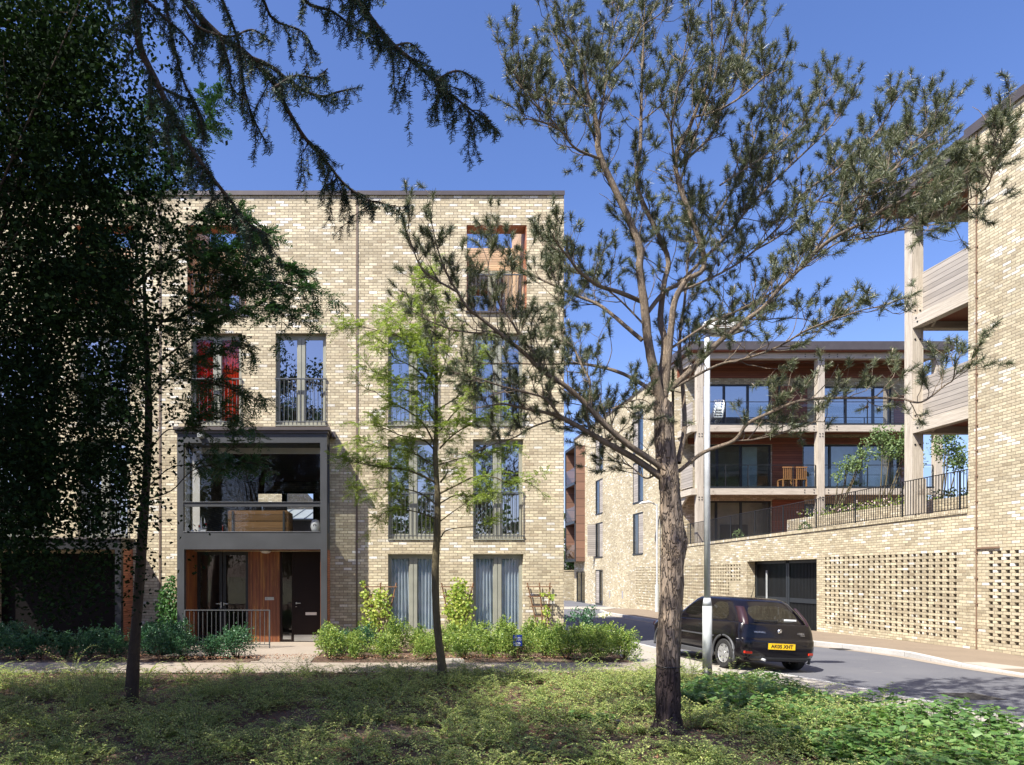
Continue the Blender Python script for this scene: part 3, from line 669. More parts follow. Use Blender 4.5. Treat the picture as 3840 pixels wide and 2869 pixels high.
def sidewin(par, y0, y1, z0, z1, glass_lo, B, frac=.5, proud=.02):      # window in the street wall: part glass, part boarded
    ym = y0+(y1-y0)*frac
    w = MB(); x = XW+proud
    for a, b in ((y0, ym), (ym, y1)):
        pass
    w.box(x, x+.09, y0, y0+.05, z0, z1); w.box(x, x+.09, y1-.05, y1, z0, z1); w.box(x, x+.09, y0+.05, y1-.05, z1-.06, z1); w.box(x-.05, x+.09, y0+.05, y1-.05, z0-.02, z0+.06)
    w.box(x, x+.09, ym-.03, ym+.03, z0+.06, z1-.06)
    f = w.build('window', M_dframe, par, B)
    ga, gb = (y0+.05, ym-.03) if glass_lo else (ym+.03, y1-.05); pa, pb = (ym+.03, y1-.05) if glass_lo else (y0+.05, ym-.03)
    g = MB(); g.quad((x+.04,gb,z0), (x+.04,ga,z0), (x+.04,ga,z1), (x+.04,gb,z1)); g.build('pane', M_glassg, f, B)
    g = MB(); g.box(x+.02, x+.06, pa, pb, z0+.06, z1-.06); g.build('boarded_panel', M_greyb, f, B)
    g = MB(); g.box(x+.16, x+.18, ga, gb, z0, z1); g.build('pale_blind_backing', M_curtw, f, B)  # pale sheet added behind the glass to brighten the pane
    return f
t = thing('apartment_block', 'pale brick apartment block with grey oak balconies across the street', 'apartment block', (XW, 34, 0)); B = (XW, 34., 0.)
WA = [(46.4, 48.1)]; WBc = [(38.9, 40.6)]
rows = [(-.22, 2.15), (2.99, 5.40), (6.0, 8.38), (8.92, 11.3)]
ops = [(a, b, c, d) for (a, b) in WA for (c, d) in rows]+[(a, b, c, d) for (a, b) in WBc for (c, d) in rows[1:]]
PF = (34.65, 40.05, -.0, 2.25)
ops.append(PF)
ops.append((50.7, 53.1, -.3, 2.05))
m = MB(); m.panel('y', XW, 34.602, 53.7, -.5, 12.35, ops, .35)
m.box(XW+.35, 27, 53.4, 53.7, -.5, 12.3)
pf = MB()
# camera facing front wall, behind the balconies
fo = [(15.26, 19.1, 8.4, 11.35), (21.3, 25.4, 8.4, 11.2), (15.3, 19.1, 5.35, 8.3), (20.8, 26.0, 5.35, 8.3), (15.3, 19.1, 2.9, 5.15), (20.8, 25.4, 2.9, 5.0)]
fo = [(15.26, 19.1, 9.12, 11.45), (21.3, 25.2, 9.12, 11.35), (15.3, 19.1, 6.05, 8.4), (20.7, 25.6, 6.05, 8.4), (15.3, 19.1, 3.1, 5.55), (20.8, 25.2, 3.1, 5.4)]
m.panel('x', 34.6, XW+.0, 25.9, -.5, 12.3, fo, .3)
m.box(25.6, 25.9, 34.9, 53.4, -.5, 12.3)
m.build('brick_wall', M_brick, t, B)
perf_fill(pf, PF[0]+.0, PF[1], PF[2], PF[3]); pf.build('pierced_brickwork', M_brick, t, B)
m = MB(); m.box(XW+1.3, XW+1.4, 33.9, 41, -.5, 2.4); m.build('dark_backing', M_intd, t, B)  # dark sheet added behind the pierced bricks so the holes look shaded
for a, b in WA:
    for i, (c, d) in enumerate(rows): sidewin(t, a, b, c, d, i not in (2, 1), B)
for a, b in WBc:
    for i, (c, d) in enumerate(rows[1:]): sidewin(t, a, b, c, d, i != 0, B)
# opened casement
m = MB(); m.box(XW-.55, XW-.0, 48.05, 48.12, 3.1, 5.35); m.build('open_casement', M_greyb, t, B)
w = MB(); w.box(XW+.02, XW+.1, 50.7, 50.76, -.3, 2.05); w.box(XW+.02, XW+.1, 53.04, 53.1, -.3, 2.05); w.box(XW+.02, XW+.1, 51.87, 51.93, -.3, 2.05); w.box(XW+.02, XW+.1, 50.76, 53.04, 1.98, 2.05); w.box(XW-.02, XW+.1, 50.76, 53.04, -.3, -.24)
f = w.build('window', M_dframe, t, B); g = MB(); g.quad((XW+.06,53.0,-.3), (XW+.06,50.76,-.3), (XW+.06,50.76,2.0), (XW+.06,53.0,2.0)); g.build('pane', M_glassg, f, B)
m = MB(); m.box(XW-.05, XW+.4, 34.5, 53.75, 12.35, 12.46); m.build('roof_coping', M_coping, t, B)
m = MB()
for z in (2.75, 5.7, 8.65, 11.9): m.box(XW+.36, 25.6, 34.92, 53.3, z, z+.2)
m.box(XW+.36, 25.6, 38.0, 38.1, -.4, 11.9); m.build('room_floors', M_int, t, B)
# bay box at the far end
m = MB(); xb = 13.45
m.box(xb+.08, XW-.002, 50.7, 50.8, 2.8, 11.4); m.box(xb+.08, XW-.002, 53.5, 53.6, 2.8, 11.4); m.box(xb+.08, XW-.002, 50.8, 53.5, 11.3, 11.4)
for z in (2.8, 5.7, 8.6): m.box(xb+.08, XW-.002, 50.8, 53.5, z, z+.12)
m.box(XW-.05, XW-.002, 50.8, 53.5, 2.92, 11.3)
bb = m.build('balcony_box', M_rust, t, B)
m = MB()
for z in (2.78, 5.62, 8.52, 11.28): m.box(xb, xb+.08, 50.7, 53.6, z, z+.2)
for y in (50.7, 53.52): m.box(xb, xb+.08, y, y+.09, 2.98, 11.28)
m.build('edge_frame', M_dframe, bb, B)
m = MB()
for z in (2.95, 5.8, 8.7):
    m.quad((xb+.04,53.5,z+.05), (xb+.04,50.8,z+.05), (xb+.04,50.8,z+1.1), (xb+.04,53.5,z+1.1))
m.each('balustrade_glass', M_glass2, bb, B, 4)
# timber frame
YPF = 32.9
def bolts(mb, pts, y, r=.03):
    for x, z in pts: mb.tube([(x, y-.015, z), (x, y+.01, z)], r, 8)
LV = [(5.68, 5.98), (8.72, 9.03), (12.22, 12.50)]       # beam bottoms and tops
m = MB()
PX = [(14.62, 14.92), (20.42, 20.74), (26.1, 26.42)]
for a, b in PX: m.box(a, b, YPF, YPF+.3, 3.0, 12.21)
m.each('oak_post', M_oak, t, B)
m = MB()
m.box(14.62, 26.42, YPF, YPF+.3, 12.22, 12.50)
for lo, hi in LV[:2]:
    m.box(14.925, 20.415, YPF+.04, YPF+.28, lo, hi); m.box(20.745, 26.095, YPF+.04, YPF+.28, lo, hi)
m.each('oak_beam', M_oakh, t, B)
m = MB()
for lo, hi in LV:
    m.box(14.35, 14.61, YPF+.05, 34.59, lo, hi)
m.prism([(14.40,YPF+.3,11.95), (14.40,YPF+.4,12.2), (14.40,34.5,12.2), (14.40,34.5,12.1)], (.12,0,0))
for lo, hi in LV[:2]:                       # diagonal brackets under the side beams
    m.prism([(14.45,34.58,lo-.75), (14.45,34.58,lo-.6), (14.45,33.7,lo), (14.45,34.6,lo)], (.1,0,0))
m.each('oak_side_beam', M_oakh, t, B)
m = MB(); 
for a, b in PX:
    c = (a+b)/2
    for lo, hi in LV: bolts(m, [(c-.07, hi-.08-.35), (c+.07, hi-.08-.35), (c-.07, lo-.25), (c+.07, lo-.25)] if hi < 12.2 else [(c-.07, lo-.1), (c+.07, lo-.1), (c-.07, lo-.35), (c+.07, lo-.35)], YPF)
for lo, hi in LV:
    yy = YPF+.04 if hi < 12.2 else YPF
    for xx in (15.15, 15.2, 19.8, 20.25, 20.95, 21.35, 25.4, 25.9): bolts(m, [(xx, lo+.09), (xx, hi-.08)], yy, .026)
m.each('bolt_head', M_blk, t, B, 16)
m = MB(); m.box(14.1, 26.75, YPF-.3, YPF-.26, 12.55, 12.95); m.box(14.1, 26.75, YPF-.26, 36, 12.88, 12.95); m.box(14.1, 14.16, YPF-.26, 36, 12.55, 12.88)
m.box(26.69, 26.75, YPF-.26, 36, 12.55, 12.88); m.build('roof_fascia', M_coping, t, B)
m = MB(); m.box(14.16, 26.69, YPF-.26, 36, 12.51, 12.56)
for lo, hi in LV[:2]: m.box(14.65, 26.3, YPF+.3, 34.59, hi-.12, hi-.06)
m.box(14.35, 25.9, 34.55, 34.598, 11.75, 12.5)
m.box(19.15, 20.9, 34.55, 34.598, 9.1, 11.35); m.box(25.3, 25.9, 34.55, 34.598, 9.1, 10.9)
m.box(19.15, 20.65, 34.55, 34.598, 6.05, 8.7); m.box(14.9, 25.9, 34.53, 34.598, 8.42, 8.72)
m.box(19.15, 20.75, 34.55, 34.598, 3.1, 5.6); m.box(25.62, 26.0, 34.55, 34.598, 5.98, 8.4)
m.each('cedar_cladding', M_cedard, t, B)
m = MB()
for lo, hi in LV[:2]: m.box(14.95, 26.1, YPF+.1, 34.5, hi, hi+.1)
m.each('balcony_deck', M_dframe, t, B)
for lo, hi in LV[:2]:
    r = MB()
    for a, b in ((14.95, 20.38), (20.78, 26.05)):
        r.box(a, b, YPF+.12, YPF+.15, hi+1.12, hi+1.15)
        n = 5
        for i in range(n+1): x = a+(b-a)*i/n; r.box(x-.02, x+.02, YPF+.12, YPF+.15, hi+.1, hi+1.12)
    rl = r.build('balustrade', M_blk, t, B)
    g = MB()
    for a, b in ((14.95, 20.38), (20.78, 26.05)):
        for i in range(5):
            xa = a+(b-a)*i/5+.05; xb2 = a+(b-a)*(i+1)/5-.05; g.quad((xa,YPF+.1,hi+.12), (xb2,YPF+.1,hi+.12), (xb2,YPF+.1,hi+1.02), (xa,YPF+.1,hi+1.02))
    g.each('balustrade_glass', M_glass2, rl, B, 4)
    s = MB(); s.box(14.5, 14.56, YPF+.35, 34.55, hi+.12, hi+1.2); s.build('boarded_side', M_greyb, rl, B)
beamwin(t, 15.26, 19.1, 9.13, 11.44, 34.64, (16.75, 17.95), M_glass, B); beamwin(t, 21.3, 25.2, 9.13, 11.34, 34.64, (22.9, 24.3), M_glass, B)
beamwin(t, 15.3, 19.1, 6.06, 8.39, 34.64, (16.4, 17.6), M_glassg, B); beamwin(t, 20.7, 25.6, 6.06, 8.39, 34.64, (22.1, 23.7), M_glassg, B)
beamwin(t, 15.3, 19.1, 3.11, 5.54, 34.64, (16.35, 17.6), M_glassd, B); beamwin(t, 20.8, 25.2, 3.11, 5.39, 34.64, (22.2, 23.7), M_glassd, B)
m = MB(); m.box(15.3, 19.1, 35.4, 35.45, 3.0, 5.6); m.build('pale_blind_backing', plain('cream_blind', (.5,.47,.36), .8), t, B)
m = MB(); m.box(16.9, 18.3, 35.3, 35.36, 3.3, 4.4); m.build('wall_picture', plain('dark_picture', (.08,.05,.03), .6), t, B)
m = MB(); m.box(15.4, 16.2, 35.0, 35.04, 6.1, 8.35); m.box(17.7, 18.6, 35.0, 35.04, 6.1, 8.35); m.box(22.2, 23.5, 35.0, 35.04, 6.1, 8.35); m.box(24, 25.4, 35.0, 35.04, 6.1, 8.35); m.each('pale_blind_backing', M_curt, t, B)
m = MB(); m.tube([(19.4,34.4,9.1), (19.4,34.4,11.3)], .05, 10); m.lathe([(.06,0),(.2,.35),(.22,.4)], (19.4,34.4,11.3), 12); m.build('downpipe', M_blk, t, B)
m = MB(); m.box(XW-.012, XW+.01, 42.3, 42.5, .35, .8); m.box(XW-.015, XW+.01, 44.8, 44.95, .3, .75); m.box(XW-.08,XW+.01,43.1,43.15,2.5,2.56); m.build('wall_vents', plain('grey_vent', (.3,.3,.33), .5), t, B)

# stacked garden chairs and timber chairs on the balconies
t = thing('stacked_chairs', 'stack of white plastic garden chairs on the upper balcony', 'chairs', (15.9, 33.7, 9.13)); O = tuple(t.location)
for i in range(4):
    m = MB(); z = 9.13+i*.13; x = 15.65+i*.03
    m.tube([(x,34.6,z), (x+.02,33.5,z+.42), (x+.06,33.45,z+.62), (x+.02,33.6,z+.86), (x+.25,33.65,z+.9), (x+.48,33.6,z+.86), (x+.44,33.45,z+.62), (x+.48,33.5,z+.42), (x+.5,34.6,z)], .022, 6)
    m.box(x+.04, x+.46, 33.5, 33.9, z+.40, z+.43)
    for q in (.12, .22, .32): m.box(x+q, x+q+.04, 33.62, 33.65, z+.43, z+.86)
    c = m.build('chair', M_white, t, O)
for k, (x, lab) in enumerate(((19.1, 'orange slatted timber chair on the lower balcony, left one'), (19.75, 'orange slatted timber chair on the lower balcony, beside the post'))):
    t = thing('timber_chair', lab, 'chair', (x, 33.6, 6.08), 'timber balcony chairs'); O = tuple(t.location)
    m = MB()
    for q in np.linspace(0, .45, 6): m.box(x+q, x+q+.03, 33.5, 33.53, 6.5, 7.05)
    m.box(x-.03, x+.51, 33.49, 33.54, 7.05, 7.11); m.build('backrest', M_slat, t, O)
    m = MB(); m.box(x-.03, x+.51, 33.5, 34.0, 6.48, 6.52); m.build('seat', M_slat, t, O)
    for px, py in ((x-.03, 33.5), (x+.46, 33.5), (x-.03, 33.95), (x+.46, 33.95)):
        m = MB(); m.box(px, px+.05, py, py+.05, 6.08, 6.48); m.build('leg', M_slat, t, O)

# ------------------------------------------------------------------ podium wall with gate
t = thing('podium_wall', 'pale brick podium wall with pierced panels below the railing', 'wall', (XW, 25, 0)); B = (XW, 25., 0.)
GY0, GY1, GZ = 22.95, 27.5, 2.36
ops = [(GY0, GY1, -.5, GZ), (17.14, 22.54, .15, 2.40), (28.3, 33.25, .15, 1.62), (28.3-.55, 33.25, 1.65, 2.25)]
ops = [(GY0, GY1, -.5, GZ), (17.14, 22.54, .15, 2.40), (28.85, 34.475, 0., 2.25), (27.9, 28.85, 1.5, 2.25)]
m = MB(); m.panel('y', XW, 16.92, 34.6, -.5, 3.15, ops, .33)
zt = lambda y: 3.36+(3.16-3.36)*(y-16.92)/(34.6-16.92)
m.prism([(XW+.001,16.92,3.15), (XW+.001,34.6,3.15), (XW+.001,34.6,zt(34.6)), (XW+.001,16.92,zt(16.92))], (.33,0,0))
m.build('brick_wall', M_brick, t, B)
pf = MB(); perf_fill(pf, 17.14, 22.54, .15, 2.40); perf_fill(pf, 28.85, 34.475, 0., 2.25); perf_fill(pf, 27.9, 28.85, 1.5, 2.25); pf.build('pierced_brickwork', M_brick, t, B)
m = MB(); m.prism([(XW-.03,16.92,zt(16.92)), (XW-.03,34.6,zt(34.6)), (XW-.03,34.6,zt(34.6)+.1), (XW-.03,16.92,zt(16.92)+.1)], (.4,0,0)); m.build('brick_coping', M_sold, t, B)
m = MB(); m.box(XW+.34, 30, 16.9, 34.5, 2.9, 3.1); m.box(21, 21.1, 16.9, 34.5, -.5, 2.9); m.box(XW+.36, 21, 16.9, 34.5, -.28, -.24); m.build('podium_deck', M_intd, t, B)
m = MB(); m.box(XW+1.0, XW+1.05, 24.0, 27.0, -.2, .6); m.build('ramp_upstand', M_intd, t, B)
t = thing('vehicle_gate', 'black barred double gate in the podium wall behind the car', 'gate', (XW+.4, 25.2, -.2)); B = tuple(t.location)
m = MB(); xg = XW+.38
for y in np.arange(GY0+.06, GY1-.05, .085):
    m.box(xg, xg+.05, y, y+.022, -.12, 2.3)
m.build('gate_bars', M_blk, t, B)
m = MB()
for y in (GY0+.0, 25.15, 25.27, GY1-.1): m.box(xg-.03, xg+.07, y, y+.1, -.15, 2.35)
m.box(xg-.02, xg-.001, GY0+.1, 25.15, .82, .98); m.box(xg-.02, xg-.001, 25.37, GY1-.1, .82, .98); m.box(xg-.03, xg+.08, GY0, GY1, 2.25, 2.355)
m.build('gate_frame', M_dframe, t, B)
m = MB(); m.box(xg-.1, xg-.06, 26.55, 26.6, .8, 2.0); m.build('gate_handle', M_galvp, t, B)
m = MB()
for i in range(13): y = 23.6+i*.11; m.box(xg+1.2, xg+1.23, y, y+.07, 2.12, 2.15)
single(m, 'strip_light', emat('green_strip_glow', (.25,1.,.65), 3.), 'row of small green lights inside the top of the gate', 'light', (xg+1.2, 24.3, 2.12))
# railing on the wall
t = thing('terrace_railing', 'long dark flat bar railing along the podium wall coping', 'railing', (XW+.15, 25, 3.3)); B = tuple(t.location)
m = MB(); p = MB(); xr = XW+.12
for y in np.arange(17.0, 33.4, .098): z = zt(y)+.1; m.box(xr+.01, xr+.026, y, y+.012, z+.04, z+1.0)
for y in np.arange(17.3, 33.4, 1.96): z = zt(y)+.1; p.box(xr, xr+.035, y, y+.03, z-.02, z+1.0)
for dz in (.05, 1.0): p.prism([(xr-.004,16.95,zt(16.95)+.1+dz), (xr-.004,33.45,zt(33.45)+.1+dz), (xr-.004,33.45,zt(33.45)+.115+dz), (xr-.004,16.95,zt(16.95)+.115+dz)], (.053,0,0))
m.build('railing_bars', M_blk, t, B); p.build('rails_and_posts', M_blk, t, B)
# planter on the podium
t = thing('brick_planter', 'low pale brick planter on the podium behind the railing', 'planter', (16, 24, 3.1)); B = tuple(t.location)
m = MB(); m.box(16.0, 16.22, 18.5, 27.8, 3.1, 4.05); m.box(16.22, 24, 27.58, 27.8, 3.1, 4.05); m.build('brick_wall', M_brick, t, B)
m = MB(); m.box(16.22, 24, 18.5, 27.57, 3.1, 3.95); m.build('planter_soil', M_soil, t, B)

# ------------------------------------------------------------------ right hand block
t = thing('brick_block', 'tall pale brick block filling the right edge, with timber balconies', 'apartment block', (XW, 14, 0)); B = (XW, 14., 0.)
m = MB(); P2 = (8.0, 16.325, .15, 2.475)
m.panel('y', XW, 6.0, 16.9, -.5, 12.72, [P2], .35); m.box(XW+.35, 30, 16.6, 16.9, -.5, 12.7); m.box(XW+.35, 30, 6.0, 6.3, -.5, 12.7)
m.build('brick_wall', M_brick, t, B)
pf = MB(); perf_fill(pf, P2[0], P2[1], P2[2], P2[3]); pf.build('pierced_brickwork', M_brick, t, B)
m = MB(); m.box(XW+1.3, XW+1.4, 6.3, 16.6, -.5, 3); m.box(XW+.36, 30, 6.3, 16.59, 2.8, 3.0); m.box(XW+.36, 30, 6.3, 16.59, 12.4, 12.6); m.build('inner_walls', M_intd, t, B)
m = MB(); m.box(XW-.07, XW+.42, 5.95, 16.95, 12.72, 12.84); m.box(XW-.07, XW-.05, 5.95, 16.95, 12.6, 12.72); m.build('roof_coping', M_coping, t, B)
m = MB(); m.box(XW-.035, XW-.015, 16.63, 16.65, -.1, 12.6)
for z in np.arange(.5, 12.5, .62): m.box(XW-.04, XW, 16.61, 16.67, z, z+.03)
m.box(XW-.04, XW-.02, 16.0, 16.62, 2.46, 2.5); m.build('lightning_conductor', plain('copper_tape', (.2,.125,.08), .6), t, B)
XB = 14.94
m = MB(); m.box(XB, XB+.32, 19.7, 20.0, 3.4, 12.1); m.box(XB+.3, XB+.42, 19.72, 19.85, 3.3, 4.6); po = m.build('oak_post', M_oak, t, B)
m = MB(); lv = [(5.90, 6.24), (8.93, 9.27), (12.1, 12.46)]
for lo, hi in lv:
    m.box(XB, XB+.24, 16.91, 19.69, lo, hi); m.box(XB+.33, 30, 19.7, 19.95, lo+.01, hi)
m.prism([(XB+.24,19.0,6.1), (XB+.24,19.1,6.1), (XB+.62,19.69,5.95), (XB+.52,19.69,5.92)], (0,0,.12))
m.prism([(XB+.24,19.0,9.13), (XB+.24,19.1,9.13), (XB+.62,19.69,8.98), (XB+.52,19.69,8.95)], (0,0,.12))
m.each('oak_beam', M_oakh, t, B)
m = MB()
for lo, hi in lv[:2]: m.box(XB+.30, XB+.34, 16.91, 19.7, hi+.1, hi+1.27)
m.each('boarded_balustrade', M_greyb, t, B)
m = MB()
for lo, hi in lv[:2]: m.box(XB+.28, 30, 16.92, 19.68, hi+.0, hi+.09)
m.each('balcony_deck', M_dframe, t, B)
m = MB()
for lo, hi in lv: m.box(XB+.25, 30, 16.92, 19.69, hi-.14, hi-.05)
m.each('cedar_soffit', M_cedard, t, B)
m = MB()
for lo, hi in lv: 
    for yy, zz in ((19.55, hi-.1), (19.5, hi-.22)): m.tube([(XB-.012, yy, zz), (XB+.01, yy, zz)], .026, 8)
    bolts(m, [(XB+.08, hi+.17), (XB+.22, hi+.17), (XB+.08, hi-.02), (XB+.08, lo-.32), (XB+.22, lo-.32)], 19.7, .026)
bolts(m, [(XB+.09, 3.55), (XB+.19, 3.55)], 19.7, .024)
m.each('bolt_head', M_blk, t, B, 16)
m = MB(); m.box(XB-.45, XB-.4, 16.96, 20.5, 12.6, 13.0); m.box(XB-.4, 30, 16.96, 20.5, 12.9, 13.0); m.box(XB-.4, 30, 20.45, 20.5, 12.6, 12.9); m.build('balcony_roof', M_coping, t, B)
m = MB(); m.box(XB-.4, 30, 16.96, 20.45, 12.47, 12.52); m.build('roof_soffit', M_cedard, t, B)

# garden wall closing the street
m = MB(); m.box(2, 19, 55.6, 55.9, -.5, 2.1); m.box(2, 19, 55.57, 55.93, 2.1, 2.18)
single(m, 'garden_wall', M_brick, 'low old brick wall at the far end of the street', 'wall', (8, 55.6, -.4))

# ------------------------------------------------------------------ street lamps
def lamp_near():
    o = at(2652, 2540, 12.3); x, y = o.x, 12.3; t = thing('street_lamp', 'tall galvanised street lamp with domed white hood beside the parked car', 'street lamp', (x, y, -.06), 'street lamps'); B = tuple(t.location)
    m = MB(); m.tube([(x,y,1.28), (x,y,1.42)], [.08,.058], 20); m.tube([(x,y,1.42), (x,y,6.2)], [.054,.045], 20); m.build('pole', M_galv, t, B, smooth=True)
    m = MB(); m.tube([(x,y,.18), (x,y,1.28)], .08, 20); m.build('column_base', M_galvp, t, B, smooth=True)
    m = MB(); m.tube([(x,y,-.1), (x,y,.18)], .081, 20); m.build('black_root_band', M_blk, t, B, smooth=True)
    m = MB(); V = []
    for i, (s, zz) in enumerate(((.05,.23), (.45,.21), (.75,.15), (.93,.07), (1.,.0), (.96,-.03))):
        m2 = []
        for k in range(24): a = 2*math.pi*k/24; m2.append((x+.26+.40*s*math.cos(a), y+.2*s*math.sin(a), 6.24+zz))
        V += m2
    m.v = V; m.f = [(i*24+k, i*24+(k+1)%24, (i+1)*24+(k+1)%24, (i+1)*24+k) for i in range(5) for k in range(24)]+[tuple(range(24))]; m.m = [0]*len(m.f)
    m.build('hood', M_lampw, t, B, smooth=True)
    m = MB(); m.v = [(x+.24+.32*r*math.cos(a), y+.16*r*math.sin(a), 6.2-dz) for r, dz in ((1,0),(.7,.05),(.2,.07)) for a in [2*math.pi*k/24 for k in range(24)]]
    m.f = [(i*24+k, i*24+(k+1)%24, (i+1)*24+(k+1)%24, (i+1)*24+k) for i in range(2) for k in range(24)]+[tuple(range(48,72))]; m.m=[0]*len(m.f)
    m.build('lamp_bowl', plain('lamp_lens', (.35,.36,.34), .2), t, B, smooth=True)
lamp_near()
x, y = 13.95, 36.2
t = thing('street_lamp', 'slim grey street lamp against the far brick wall, left of the pine trunk', 'street lamp', (x, y, -.15), 'street lamps'); B = tuple(t.location)
m = MB(); m.tube([(x,y,1.3), (x,y,5.55)], .05, 10); m.tube([(x,y,5.5), (x-.25,y,5.6)], .035, 8); m.build('pole', M_galv, t, B)
m = MB(); m.tube([(x,y,-.2), (x,y,1.3)], .1, 12); m.build('column_base', M_galvp, t, B)
m = MB(); m.tube([(x-.15,y,5.6), (x-.45,y,5.66), (x-.8,y,5.62), (x-.95,y,5.58)], [.06,.16,.15,.03], 12, squash=.45); m.build('hood', M_lampw, t, B, smooth=True)

# street ironwork
m = MB(); m.box(8.9, 9.5, 10.6, 11.2, zr(11)+.002, zr(11)+.008)
for i in range(5): m.box(8.96+i*.1, 9.0+i*.1, 10.65, 11.15, zr(11)+.008, zr(11)+.014)
single(m, 'manhole_cover', plain('cast_iron', (.06,.058,.056), .6, .5), 'square iron manhole cover in the road, nearest the viewer', 'manhole cover', (9.2,10.9,zr(11)))
m = MB(); y_ = 17.6; xk = rk(y_)
for i in range(7): m.box(xk-.38, xk-.04, y_+i*.06, y_+i*.06+.03, zr(y_)+.006, zr(y_)+.012)
m.box(xk-.4, xk-.38, y_-.03, y_+.42, zr(y_)+.006, zr(y_)+.013)
single(m, 'drain_grate', plain('gully_iron', (.05,.048,.045), .6, .5), 'iron gully grate against the far kerb beyond the car', 'drain', (xk-.2,y_,zr(y_)))
m = MB(); m.box(.95, 1.5, 14.45, 14.85, -.02, .03); single(m, 'inspection_cover', M_conc, 'pale concrete inspection cover at the edge of the hedge bed', 'drain cover', (1.2,14.6,-.02))
# ------------------------------------------------------------------ garden sign, trellis
o = at(1933, 2420, 15.0)
t = thing('garden_sign', 'small blue notice with white words standing in the sunlit shrubs', 'sign', (o.x, 15.0-.25, 0)); B = (o.x, 14.75, 0)
m = MB(); zc = .42; sx = .1
m.box(o.x-sx, o.x+sx, 14.74, 14.75, zc-.12, zc+.12); bd = m.build('sign_board', M_blue, t, B)
text('Thanks', .055, M_wtxt, bd, (0, -.012, zc+.06), (R(90),0,0)); text('is secured', .04, M_wtxt, bd, (0, -.012, zc+.015), (R(90),0,0))
m = MB()
for z, w in ((zc-.045, .05), (zc-.07, .07), (zc-.1, .045)): m.box(o.x-w, o.x+w, 14.735, 14.74, z-.006, z+.006)
m.build('small_print', M_wtxt, bd, B)
m = MB(); m.box(o.x-.012, o.x+.012, 14.752, 14.77, -.05, zc+.1); m.build('stake', M_wood, t, B)
for k, (xs, lean, lab, hh) in enumerate(((1972, 1, 'bare brown wooden trellis leaning on the brick beside the corner of the house', 1.55),)):
    x0 = (1978-1475)/141; t = thing('trellis', lab, 'trellis', (x0, 18.1, 0)); B = tuple(t.location); m = MB()
    for a, b in ((x0-.02, x0+.32), (x0+.30, x0+.42), (x0+.58, x0+.5)): m.tube([(a,18.12,1.62), (b,18.1,.1)], .018, 4)
    for i in range(6): z = 1.5-i*.26; q = i*.05; m.box(x0-.06+q, x0+.64-q*.4, 18.09, 18.105, z, z+.03)
    m.build('slats', M_wood, t, B)
for x0, lab in (((1655-1475)/141, 'brown wooden trellis under the climber between the two ground floor windows'), ((1368-1475)/141, 'brown wooden trellis under the yellow climber left of the ground floor windows')):
    t = thing('trellis', lab, 'trellis', (x0, 18.1, 0), 'wooden trellises'); B = tuple(t.location); m = MB()
    for a, b in ((x0, x0+.3), (x0+.42, x0+.4), (x0+.84, x0+.5)): m.tube([(a,18.12,1.62), (b,18.1,.1)], .018, 4)
    for i in range(6): z = 1.5-i*.26; q = i*.06; m.box(x0-.02+q, x0+.86-q, 18.09, 18.105, z, z+.03)
    m.build('slats', M_wood, t, B)
# ------------------------------------------------------------------ parked hatchback (local frame: rear bumper at y=0, nose at y=3.8)
def grid_cage(P, na, nb, nc):               # closed box of quads with vertices P(a,b,c)
    bm = bmesh.new(); vv = {}
    def V(a, b, c):
        k = (a, b, c)
        if k not in vv: vv[k] = bm.verts.new(P(a, b, c))
        return vv[k]
    faces = []
    for a in range(na):
        for b in range(nb):
            faces.append((bm.faces.new([V(a,b,0),V(a,b+1,0),V(a+1,b+1,0),V(a+1,b,0)]), ('bot',a,b)))
            faces.append((bm.faces.new([V(a,b,nc),V(a+1,b,nc),V(a+1,b+1,nc),V(a,b+1,nc)]), ('top',a,b)))
        for c in range(nc):
            faces.append((bm.faces.new([V(a,0,c),V(a+1,0,c),V(a+1,0,c+1),V(a,0,c+1)]), ('rear',a,c)))
            faces.append((bm.faces.new([V(a+1,nb,c),V(a,nb,c),V(a,nb,c+1),V(a+1,nb,c+1)]), ('front',a,c)))
    for b in range(nb):
        for c in range(nc):
            faces.append((bm.faces.new([V(0,b+1,c),V(0,b,c),V(0,b,c+1),V(0,b+1,c+1)]), ('left',b,c)))
            faces.append((bm.faces.new([V(na,b,c),V(na,b+1,c),V(na,b+1,c+1),V(na,b,c+1)]), ('right',b,c)))
    return bm, vv, faces
def evaluated(o):
    dg = bpy.context.evaluated_depsgraph_get(); dg.update()
    return bpy.data.meshes.new_from_object(o.evaluated_get(dg))
def mkobj(name, me, parent=None):
    o = bpy.data.objects.new(name, me); COL.objects.link(o)
    if parent: o.parent = parent
    return o
car = thing('parked_car', 'small black three door hatchback parked with two wheels on the footway', 'car', (0,0,0))
